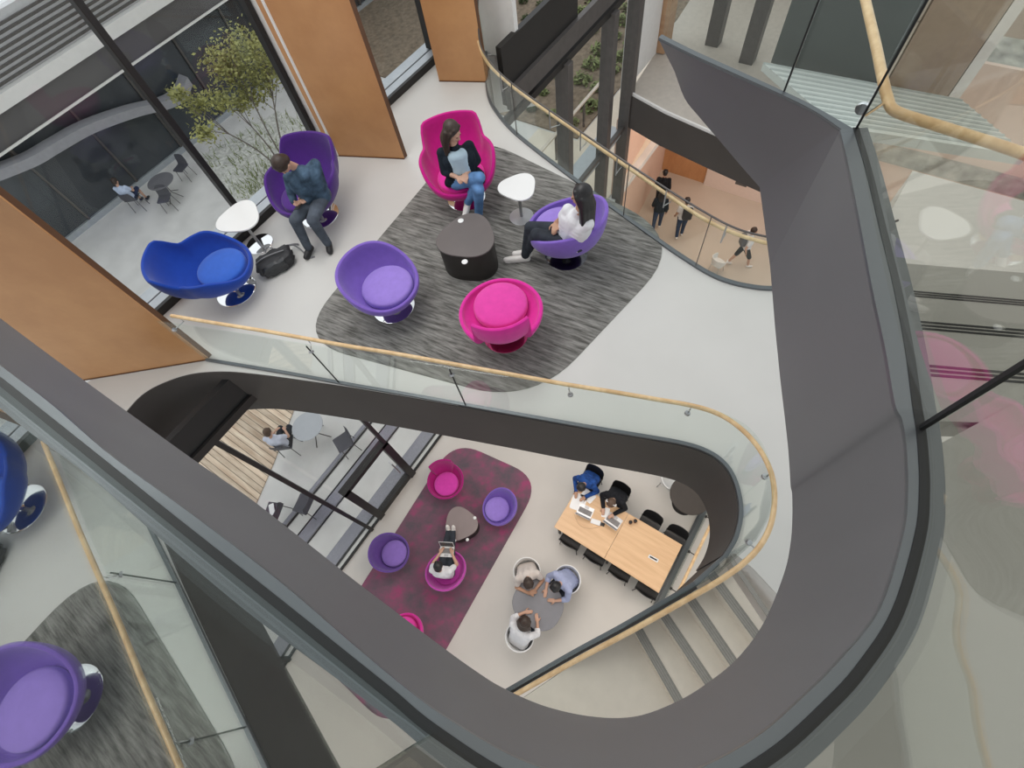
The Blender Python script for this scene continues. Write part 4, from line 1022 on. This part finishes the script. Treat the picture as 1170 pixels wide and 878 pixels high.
def person(label, root, J, look, top_m, leg_m, hair_m, shoe_m, skin=None, s=1.0, vox=.009, hair='short', sleeves='long', jacket=None, group='people in the building', up_head=(0,0,1), shoe=True, palm=None, curl=.7, hair_len=.32, legs_='long', sole=None):
    """J: world positions of pel, che, nek, hed, sh/el/wr/ha + L/R, hip/kne/ank/toe + L/R"""
    skin = skin or skin_a; root = Vector(root); o = empty('person', root, 0, label, 'person', group)
    j = {k: Vector(v)-root for k, v in J.items()}
    M = basis(look, up_head); hc = j['hed']
    # ---- body
    b = B(); head(b, hc, M, s); capsule(b, j['nek']-(hc-j['nek']).normalized()*.03, .050*s, hc-M.col[2]*.05*s, .046*s)
    sv = (j['shR']-j['shL']); 
    def torso(bm, g):
        mid = j['pel'].lerp(j['che'], .5)
        w = sv.normalized()
        for t, wd, rr in ((0,.085,.105),(.15,.078,.104),(.3,.07,.102),(.45,.073,.102),(.6,.08,.104),(.75,.09,.104),(.88,.095,.098)):
            p = j['pel'].lerp(j['che'], t); capsule(bm, p-w*wd*s, rr*s+g, p+w*wd*s, rr*s+g)
        p = j['pel']
        for i in range(5): capsule(bm, j['pel'].lerp(j['che'], i/5), .11*s+g, j['pel'].lerp(j['che'], (i+1)/5), .11*s+g)
        ax = (j['che']-j['pel']).normalized(); lo = j['che']-ax*.05*s
        capsule(bm, j['shL'], .054*s+g, lo, .085*s+g); capsule(bm, j['shR'], .054*s+g, lo, .085*s+g)
        capsule(bm, lo, .085*s+g, j['nek']-(j['nek']-lo).normalized()*.02*s, .050*s+g*.5)
    torso(b, 0)
    for S, sd in (('L',-1),('R',1)):
        capsule(b, j['sh'+S], .050*s, j['el'+S], .039*s); capsule(b, j['el'+S], .039*s, j['wr'+S], .026*s)
        dv = j['ha'+S]-j['wr'+S]; pn = Vector(palm[S]) if palm else Vector((0,0,-1))
        hand(b, j['wr'+S], dv, pn, sd, s, curl)
        capsule(b, j['hip'+S], .086*s, j['kne'+S], .058*s); capsule(b, j['kne'+S], .056*s, j['ank'+S], .035*s)
        capsule(b, j['ank'+S], .033*s, j['toe'+S], .016*s)
        capsule(b, j['pel'], .10*s, j['hip'+S], .088*s)
    body = fuse('body', b, skin, o, vox, 4)
    if vox < .0095: face_marks(o, hc, M, s)
    # ---- top
    t = B(); g = .013*s; torso(t, g)
    for S in 'LR':
        if sleeves == 'long': capsule(t, j['sh'+S], .052*s+g, j['el'+S], .042*s+g); capsule(t, j['el'+S], .042*s+g, j['el'+S].lerp(j['wr'+S], .93), .030*s+g)
        elif sleeves == 'three': capsule(t, j['sh'+S], .052*s+g, j['el'+S], .042*s+g); capsule(t, j['el'+S], .042*s+g, j['el'+S].lerp(j['wr'+S], .32), .040*s+g)
        else: capsule(t, j['sh'+S], .052*s+g, j['sh'+S].lerp(j['el'+S], .55), .050*s+g)
    fuse('top', t, top_m, o, vox, 3)
    # ---- trousers
    q = B(); g = .012*s
    capsule(q, j['pel']-sv.normalized()*.09*s, .102*s+g, j['pel']+sv.normalized()*.09*s, .102*s+g)
    for S in 'LR':
        capsule(q, j['pel'], .10*s+g, j['hip'+S], .09*s+g); capsule(q, j['hip'+S], .088*s+g, j['kne'+S], .060*s+g)
        if legs_ == 'long': capsule(q, j['kne'+S], .058*s+g, j['kne'+S].lerp(j['ank'+S], .94), .042*s+g)
    fuse('trousers' if legs_ == 'long' else 'shorts', q, leg_m, o, vox, 3)
    # ---- shoes
    for S in 'LR':
        a, e = j['ank'+S], j['toe'+S]; d = (e-a).normalized(); dn = M.col[2]*0+Vector((0,0,-1)); dn = (dn-d*dn.dot(d)).normalized()
        z = B(); capsule(z, a-d*.022*s+dn*.012*s, .043*s, a+Vector((0,0,.012)), .043*s); capsule(z, a-d*.02*s+dn*.02*s, .044*s, a+d*.09*s+dn*.012*s, .043*s); capsule(z, a+d*.06*s+dn*.012*s, .044*s, e, .034*s)
        sh = fuse('shoe', z, shoe_m, o, vox*.8, 3)
        if sole:
            z = B(); capsule(z, a-d*.025*s+dn*.05*s, .034*s, e+dn*.034*s, .028*s); z2 = fuse('sole', z, sole, sh, vox*.8, 2)
    # ---- hair
    P3 = lambda x, y, zz: hc+M @ Vector((x,y,zz))*s
    h = B(); ellip(h, P3(0,-.028,.042), (.091*s,.101*s,.096*s), M); ellip(h, P3(0,-.055,-.01), (.078*s,.062*s,.075*s), M)
    for i in (-1,1): capsule(h, P3(i*.045,.030,.090), .024*s, P3(i*.082,-.005,.03), .018*s)
    if hair == 'long':
        dn = Vector((0,0,-1)); 
        for i in range(-4,5):
            a0 = P3(i*.021,-.080+.004*i*i*.6,.02); a1 = P3(i*.027,-.095+.005*i*i,-.12)
            a2 = a1.lerp(a1+(-M.col[1]*.03+dn)*hair_len*s, 1.0); capsule(h, a0, .034*s, a1, .034*s); capsule(h, a1, .034*s, a2, .020*s)
        for i in (-1,1): capsule(h, P3(i*.078,.02,.05), .024*s, P3(i*.088,.0,-.09), .026*s); capsule(h, P3(i*.088,0,-.09), .026*s, P3(i*.09,.0,-.09)+dn*hair_len*.8*s, .018*s)
    if hair == 'bun': ellip(h, P3(0,-.11,.07), (.045*s,.045*s,.045*s), M)
    fuse('hair', h, hair_m, o, vox, 3)
    return o, j, M
def px_joints(d, z0=Z2):
    return {k: W(v[0], v[1], z0+v[2]) for k, v in d.items()}
brown_h = mat('dark_brown_hair', (.035,.020,.013), .5, 0, .3, 60); black_h = mat('black_hair', (.010,.009,.010), .4, 0, .3, 60); mid_h = mat('brown_hair', (.085,.048,.028), .5, 0, .3, 60)
def cloth(n, c, var=.1, sc=12, b=.1): return mat(n, c, .85, 0, var, sc, b, .2)
white_c = cloth('white_cotton', (.74,.74,.76), .03); black_c = cloth('black_cotton', (.015,.016,.02), .2); dkjean = cloth('charcoal_denim', (.035,.040,.05), .25, 10)
greyjean = cloth('grey_denim', (.085,.10,.125), .25, 9); jean = cloth('blue_denim', (.12,.24,.46), .25, 9); navy = cloth('navy_cardigan', (.012,.018,.026), .25, 20)
pjacket = cloth('slate_blue_jacket', (.06,.10,.15), .55, 9); paleblue = cloth('pale_blue_knit', (.45,.58,.66), .06); blackshoe = mat('black_shoe', (.012,.012,.013), .5); whiteshoe = mat('white_trainer', (.74,.70,.67), .6, 0, .04)
# ---- man with the phone
J = px_joints({'hed':(323,188,1.21),'nek':(336,191,1.06),'che':(347,201,.93),'pel':(361,226,.56),
 'shL':(360,188,.97),'shR':(330,203,.95),'elL':(369,212,.70),'elR':(333,222,.70),'wrL':(350,229,.665),'wrR':(336,231,.66),'haL':(343,232,.66),'haR':(341.5,235,.66),
 'hipL':(366,228,.54),'hipR':(354,231,.54),'kneL':(357,252,.555),'kneR':(337,252,.555),'ankL':(375,279,.095),'ankR':(352.5,284,.095),'toeL':(376.5,288,.045),'toeR':(349.5,294,.045)})
man, _, _ = person('person in slate blue jacket looking down at a phone in the deep purple chair', W(366,246,Z2), J, (J['haR']-J['hed'])*1.0+Vector((0,0,.35)), pjacket, greyjean, brown_h, blackshoe, s=1.02, up_head=(J['hed']-J['nek'])+Vector((0,0,.1)), palm={'L':(0,0,1),'R':(0,0,1)}, curl=1.0, sole=mat('dark_sole', (.04,.04,.042), .6))
bm = B(); box(bm, (0,0,0), (.072,.145,.009)); bev(bm,.003,2); ph = obj('phone', bm, blackpl); ph.location = W(340.5,236.5,Z2+.69); ph.rotation_euler = (.3,.1,2.2); tag(ph, 'dark phone held by the person in the slate blue jacket', 'phone')
# ---- woman in the black cardigan
J = px_joints({'hed':(517,151,1.21),'nek':(518.5,165,1.05),'che':(523,178,.88),'pel':(530,203,.55),
 'shL':(536,167,.93),'shR':(505,175,.92),'elL':(545,183,.72),'elR':(508,196,.72),'wrL':(533,198,.71),'wrR':(522,202.5,.71),'haL':(528,203.5,.71),'haR':(531,205,.71),
 'hipL':(540,203,.54),'hipR':(522,208,.54),'kneL':(547,217,.56),'kneR':(548,203,.68),'ankL':(547,246,.10),'ankR':(534,232,.29),'toeL':(549.5,255,.05),'toeR':(531,247,.20)})
wom, wj, WM = person('woman in black cardigan and blue jeans sitting cross-legged in the magenta chair', W(533,226,Z2), J, W(585,205,Z2+.80)-J['hed'], navy, jean, brown_h, whiteshoe, s=1.0, hair='long', sleeves='three', hair_len=.15, palm={'L':(0,0,-1),'R':(0,0,-1)}, curl=.9, sole=mat('pale_sole', (.8,.78,.76), .6))
sv = (wj['shR']-wj['shL']).normalized(); fw = Vector((sv.y,-sv.x,0)).normalized()
if fw.dot((wj['kneL']-wj['pel'])) < 0: fw = -fw
t = B()
for k in range(14):
    f_ = .12+1.0*k/13; p = wj['pel'].lerp(wj['che'], f_)+fw*.055; q_ = .05-.015*max(0,f_-.6); capsule(t, p-sv*q_, .080, p+sv*q_, .080)
fuse('inner_top', t, paleblue, wom, .009, 5)
t = B()
for S, k in (('L',-1),('R',1)): capsule(t, wj['hip'+S]+sv*.06*k+Vector((0,0,.06)), .07, wj['hip'+S]+sv*.10*k-fw*.02+Vector((0,0,.0)), .06); capsule(t, wj['hip'+S]+sv*.09*k, .05, wj['kne'+S].lerp(wj['hip'+S],.55)+sv*.09*k, .035)
fuse('cardigan_skirt', t, navy, wom, .010, 3)
# ---- woman in the white T-shirt
J = px_joints({'hed':(664,224,1.22),'nek':(662,239,1.07),'che':(659,251,.89),'pel':(652,273,.55),
 'shL':(672,256,.94),'shR':(649,240,.95),'elL':(658,265,.80),'elR':(640,252,.74),'wrL':(642,261,.72),'wrR':(635,254.5,.70),'haL':(635,258,.69),'haR':(634,259.5,.70),
 'hipL':(650,279,.53),'hipR':(645,264,.53),'kneL':(613,268,.60),'kneR':(606,260,.58),'ankL':(602,288,.12),'ankR':(600,293,.085),'toeL':(588,290,.10),'toeR':(578,297,.045)})
w2, _, _ = person('woman with long black hair, white T-shirt and black trousers reclining in the lilac chair', W(647,291,Z2), J, W(560,235,Z2+.95)-J['hed'], white_c, dkjean, black_h, whiteshoe, skin=skin_b, s=1.0, hair='long', sleeves='short', hair_len=.30, palm={'L':(0,0,-1),'R':(0,0,-1)}, curl=.9, sole=mat('pale_sole', (.8,.78,.76), .6))
# ---- generic seated figure in a chair's own frame
def seated(label, at_, rz, seat, top_m, leg_m, hair_m, shoe_m, skin=None, s=1.0, hair='short', sleeves='long', lean=.12, arms=None, feet=None, look=None, look_dz=-.5, legs_='long', hair_len=.2, vox=.011, group='people in the building'):
    r = Matrix.Rotation(rz,3,'Z'); o = Vector(at_)
    L = {'pel':(0,-.06,seat+.10),'che':(0,-.06+lean,seat+.47),'nek':(0,-.04+lean*1.25,seat+.60),'hed':(0,.02+lean*1.55,seat+.74)}
    for S, k in (('L',-1),('R',1)):
        L['sh'+S] = (k*.175,-.05+lean,seat+.52); L['hip'+S] = (k*.09,-.02,seat+.09); L['kne'+S] = (k*.11,.38,seat+.09); L['ank'+S] = (k*.11,.40,.10); L['toe'+S] = (k*.12,.53,.05)
        L['el'+S] = (k*.24,.06+lean,seat+.28); L['wr'+S] = (k*.13,.24+lean,seat+.27); L['ha'+S] = (k*.06,.32+lean,seat+.26)
    for d in (arms or {}, feet or {}): L.update(d)
    J = {k: o+r @ Vector((v[0]*s,v[1]*s,v[2])) for k, v in L.items()}
    lk = r @ Vector((look or (0,1,look_dz))); 
    return person(label, o, J, lk, top_m, leg_m, hair_m, shoe_m, skin, s, vox, hair, sleeves, group=group, hair_len=hair_len, legs_=legs_, up_head=(J['hed']-J['nek']))
def on_table(x=.16, y=.42, z=.30): return {'elL':(-.25,.22,z-.02),'elR':(.25,.22,z-.02),'wrL':(-x,y,z+.01),'wrR':(x,y,z+.01),'haL':(-x*.55,y+.09,z+.01),'haR':(x*.55,y+.09,z+.01)}
def rz_of(o): return o.rotation_euler.z
GP = 'people in the building'
# the three at the grey table
tanwhite = cloth('cream_cotton', (.62,.56,.52), .05); lilacc = cloth('pale_blue_cotton', (.36,.40,.58), .05)
seated('person in a cream top with folded arms on the grey table beside the plum rug', ch_a.location, rz_of(ch_a), .43, tanwhite, dkjean, brown_h, whiteshoe, skin_b, 1.08, 'bun', 'short', .16, {'elL':(-.25,.22,.73),'elR':(.25,.22,.73),'wrL':(-.06,.36,.765),'wrR':(.06,.38,.765),'haL':(.02,.37,.765),'haR':(-.03,.385,.765)})
seated('person in a pale blue shirt at the grey table, nearest the oak tables', ch_b.location, rz_of(ch_b), .43, lilacc, dkjean, black_h, whiteshoe, skin_a, 1.08, 'short', 'three', .16, {'elL':(-.25,.22,.73),'elR':(.25,.22,.73),'wrL':(-.14,.40,.765),'wrR':(.12,.40,.765),'haL':(-.08,.46,.765),'haR':(.07,.46,.765)})
seated('person with long dark hair and white top at stair end of the grey table', ch_c.location, rz_of(ch_c), .43, white_c, dkjean, brown_h, whiteshoe, skin_a, 1.08, 'long', 'three', .16, {'elL':(-.25,.20,.73),'elR':(.25,.20,.73),'wrL':(-.12,.38,.765),'wrR':(.16,.36,.765),'haL':(-.05,.43,.765),'haR':(.10,.43,.765)}, hair_len=.30)
# the two at the oak table
bluej = cloth('bright_blue_jacket', (.02,.07,.26), .5, 10)
seated('person in a bright blue jacket at a laptop on the oak table corner', ch_p1.location, rz_of(ch_p1), .45, bluej, dkjean, black_h, whiteshoe, skin_b, 1.0, 'short', 'long', .26, {'elL':(-.27,.20,.74),'elR':(.27,.20,.74),'wrL':(-.12,.44,.785),'wrR':(.10,.44,.785),'haL':(-.08,.52,.78),'haR':(.06,.52,.78)})
hp, hj, HM = seated('person in black with white headphones at the oak table', ch_p2.location, rz_of(ch_p2), .45, black_c, dkjean, mid_h, whiteshoe, skin_a, 1.0, 'short', 'long', .22, {'elL':(-.27,.18,.74),'elR':(.27,.18,.74),'wrL':(-.13,.42,.785),'wrR':(.11,.42,.785),'haL':(-.09,.50,.78),'haR':(.07,.50,.78)})
hc = hj['hed']; bm = B(); tube(bm, [hc+HM @ Vector((.10*math.cos(a),-.02,.10*math.sin(a)+.02)) for a in [math.pi*k/12 for k in range(13)]], .012, 8)
for i in (-1,1): ellip(bm, hc+HM @ Vector((i*.095,-.01,0)), (.022,.034,.040), HM, 12)
tag(obj('headphones', bm, white_top, hp, True))
# the one with the laptop in the orchid chair
lc = next(o_ for o_ in col.objects if o_.get('label','').startswith('orchid tub'))
seated('person in a white top with laptop in the orchid chair, feet on coffee table', lc.location, rz_of(lc), .44, white_c, dkjean, black_h, whiteshoe, skin_a, 1.0, 'short', 'short', -.02,
  {'elL':(-.25,.10,.68),'elR':(.25,.10,.68),'wrL':(-.13,.30,.70),'wrR':(.13,.30,.70),'haL':(-.09,.38,.69),'haR':(.09,.38,.69)}, {'kneL':(-.08,.42,.55),'kneR':(.08,.42,.55),'ankL':(-.06,.80,.50),'ankR':(.05,.80,.50),'toeL':(-.07,.87,.60),'toeR':(.06,.87,.60)})
r = Matrix.Rotation(rz_of(lc),3,'Z'); v = lc.location+r @ Vector((0,.34,0)); laptop('open white laptop on the lap of the person in the orchid chair', (v.x,v.y,Z1+.635), rz_of(lc), .95, 105, white_top)
# terrace
skyshirt = cloth('pale_sky_shirt', (.50,.58,.74), .05)
seated('person in a white shirt on the terrace chair beyond the lower glass wall', tc1.location, rz_of(tc1), .45, cloth('white_shirt', (.62,.65,.76), .05), dkjean, mid_h, blackshoe, skin_a, 1.0, 'short', 'short', -.02)
seated('person in a sky blue shirt on the terrace seen through the upper window', tc2.location, rz_of(tc2), .45, skyshirt, cloth('navy_shorts', (.02,.03,.08)), brown_h, blackshoe, skin_a, 1.0, 'short', 'short', -.04, legs_='short')
# hall
def standing(label, q, face, top_m, leg_m, hair_m, s=1.08, hair='short', stride=0, sleeves='short', legs_='long', hair_len=.2, skin=None):
    p = W(*q, Z0); f = W(*face, Z0); rz = math.atan2(f.y-p.y, f.x-p.x)-math.pi/2; r = Matrix.Rotation(rz,3,'Z')
    L = {'pel':(0,0,.96),'che':(0,.01,1.30),'nek':(0,.01,1.46),'hed':(0,.04,1.61)}
    for S, k in (('L',-1),('R',1)):
        a = k*stride
        L['sh'+S] = (k*.18,0,1.38); L['hip'+S] = (k*.09,0,.90); L['kne'+S] = (k*.10,a*.22+.02,.50); L['ank'+S] = (k*.10,a*.38-.03,.09+(.06 if a < 0 else 0)); L['toe'+S] = (k*.11,a*.38+.10,.045)
        L['el'+S] = (k*.24,-a*.12-.03,1.10); L['wr'+S] = (k*.23,-a*.2+.10,.90); L['ha'+S] = (k*.23,-a*.22+.14,.82)
    J = {k: p+r @ Vector(v)*s for k, v in L.items()}
    o = person(label, p, J, r @ Vector((0,1,-.1)), top_m, leg_m, hair_m, whiteshoe, skin, s, .013, hair, sleeves, hair_len=hair_len, legs_=legs_); return o[0], r
denim_d = cloth('dark_denim', (.03,.05,.10))
standing('person in a navy coat walking away in the hall, nearest the curved guard', (749,263), (760,200), navy, denim_d, black_h, hair='long', sleeves='long', stride=.5, hair_len=.25)
standing('person in black walking farthest away in the hall beside the brown mat', (752,240), (760,200), black_c, black_c, black_h, sleeves='long', stride=.4)
a, r = standing('person in a white T-shirt and jeans with a black backpack in the hall', (775,271), (770,220), white_c, denim_d, black_h, stride=.3, skin=skin_b)
def carried(name, label, root, off, rr, sz, m):
    bm = B(); bmesh.ops.create_cube(bm, size=1, matrix=Matrix.Diagonal((*sz,1))); bev(bm, min(sz)*.4, 4); bmesh.ops.transform(bm, matrix=Matrix.Translation(rr @ Vector(off)) @ rr.to_4x4(), verts=bm.verts)
    o = obj(name, bm, m, None, True); o.location = root.location; return tag(o, label, 'backpack', 'worn backpacks')
carried('backpack', 'black backpack worn by the person in the white T-shirt and jeans in the hall', a, (.06,-.21,1.36), r, (.34,.20,.48), bmat_)
a, r = standing('person in white T-shirt and black shorts walking in the hall by the dark band', (843,304), (880,300), white_c, black_c, brown_h, stride=.8, legs_='short')
carried('backpack', 'grey backpack worn by the person in black shorts in the hall', a, (0,-.20,1.36), r, (.30,.18,.44), mat('grey_nylon', (.10,.10,.11), .7))
# ================================================================== LIGHT
w = bpy.data.worlds.new('sky'); scene.world = w; w.use_nodes = True
bg = w.node_tree.nodes['Background']; bg.inputs['Color'].default_value = (.93,.97,1,1); bg.inputs['Strength'].default_value = 1.0
def area(name, loc, size, power, color=(1,1,1), rot=(0,0,0), sy=None):
    l = bpy.data.lights.new(name, 'AREA'); l.energy = power; l.color = color; l.size = size
    if sy: l.shape = 'RECTANGLE'; l.size_y = sy
    o = bpy.data.objects.new(name, l); col.objects.link(o); o.location = loc; o.rotation_euler = rot; return o
area('fill_light', (2.2,2.0,5.3), 3.0, 125, (1,.92,.85))  # added fill below the slab, keeps the lower lounge from going dim
area('fill_light', (1.5,-2.5,5.3), 3.0, 95, (1,.89,.79))  # another added fill below the slab, no fixture modelled
area('fill_light', (2.8,4.9,12.8), 6.0, 230, (1,.99,.97), sy=2.2)  # added fill out of view, lifts the upper floor near the facade
area('fill_light', (13.8,2.5,2.3), 4.0, 190, (1,.80,.66))  # added warm fill brightening the lowest hall
sn = bpy.data.lights.new('daylight', 'SUN'); sn.energy = .5; sn.angle = 1.4; sn.color = (1,.98,.95)
so_l = bpy.data.objects.new('daylight', sn); col.objects.link(so_l); so_l.rotation_euler = Vector((-.15,-.62,-.77)).to_track_quat('-Z','Y').to_euler()
scene.view_settings.view_transform = 'Standard'; scene.view_settings.look = 'None'
scene.view_settings.exposure = -0.2; scene.view_settings.gamma = 1.0; scene.view_settings.use_curve_mapping = False
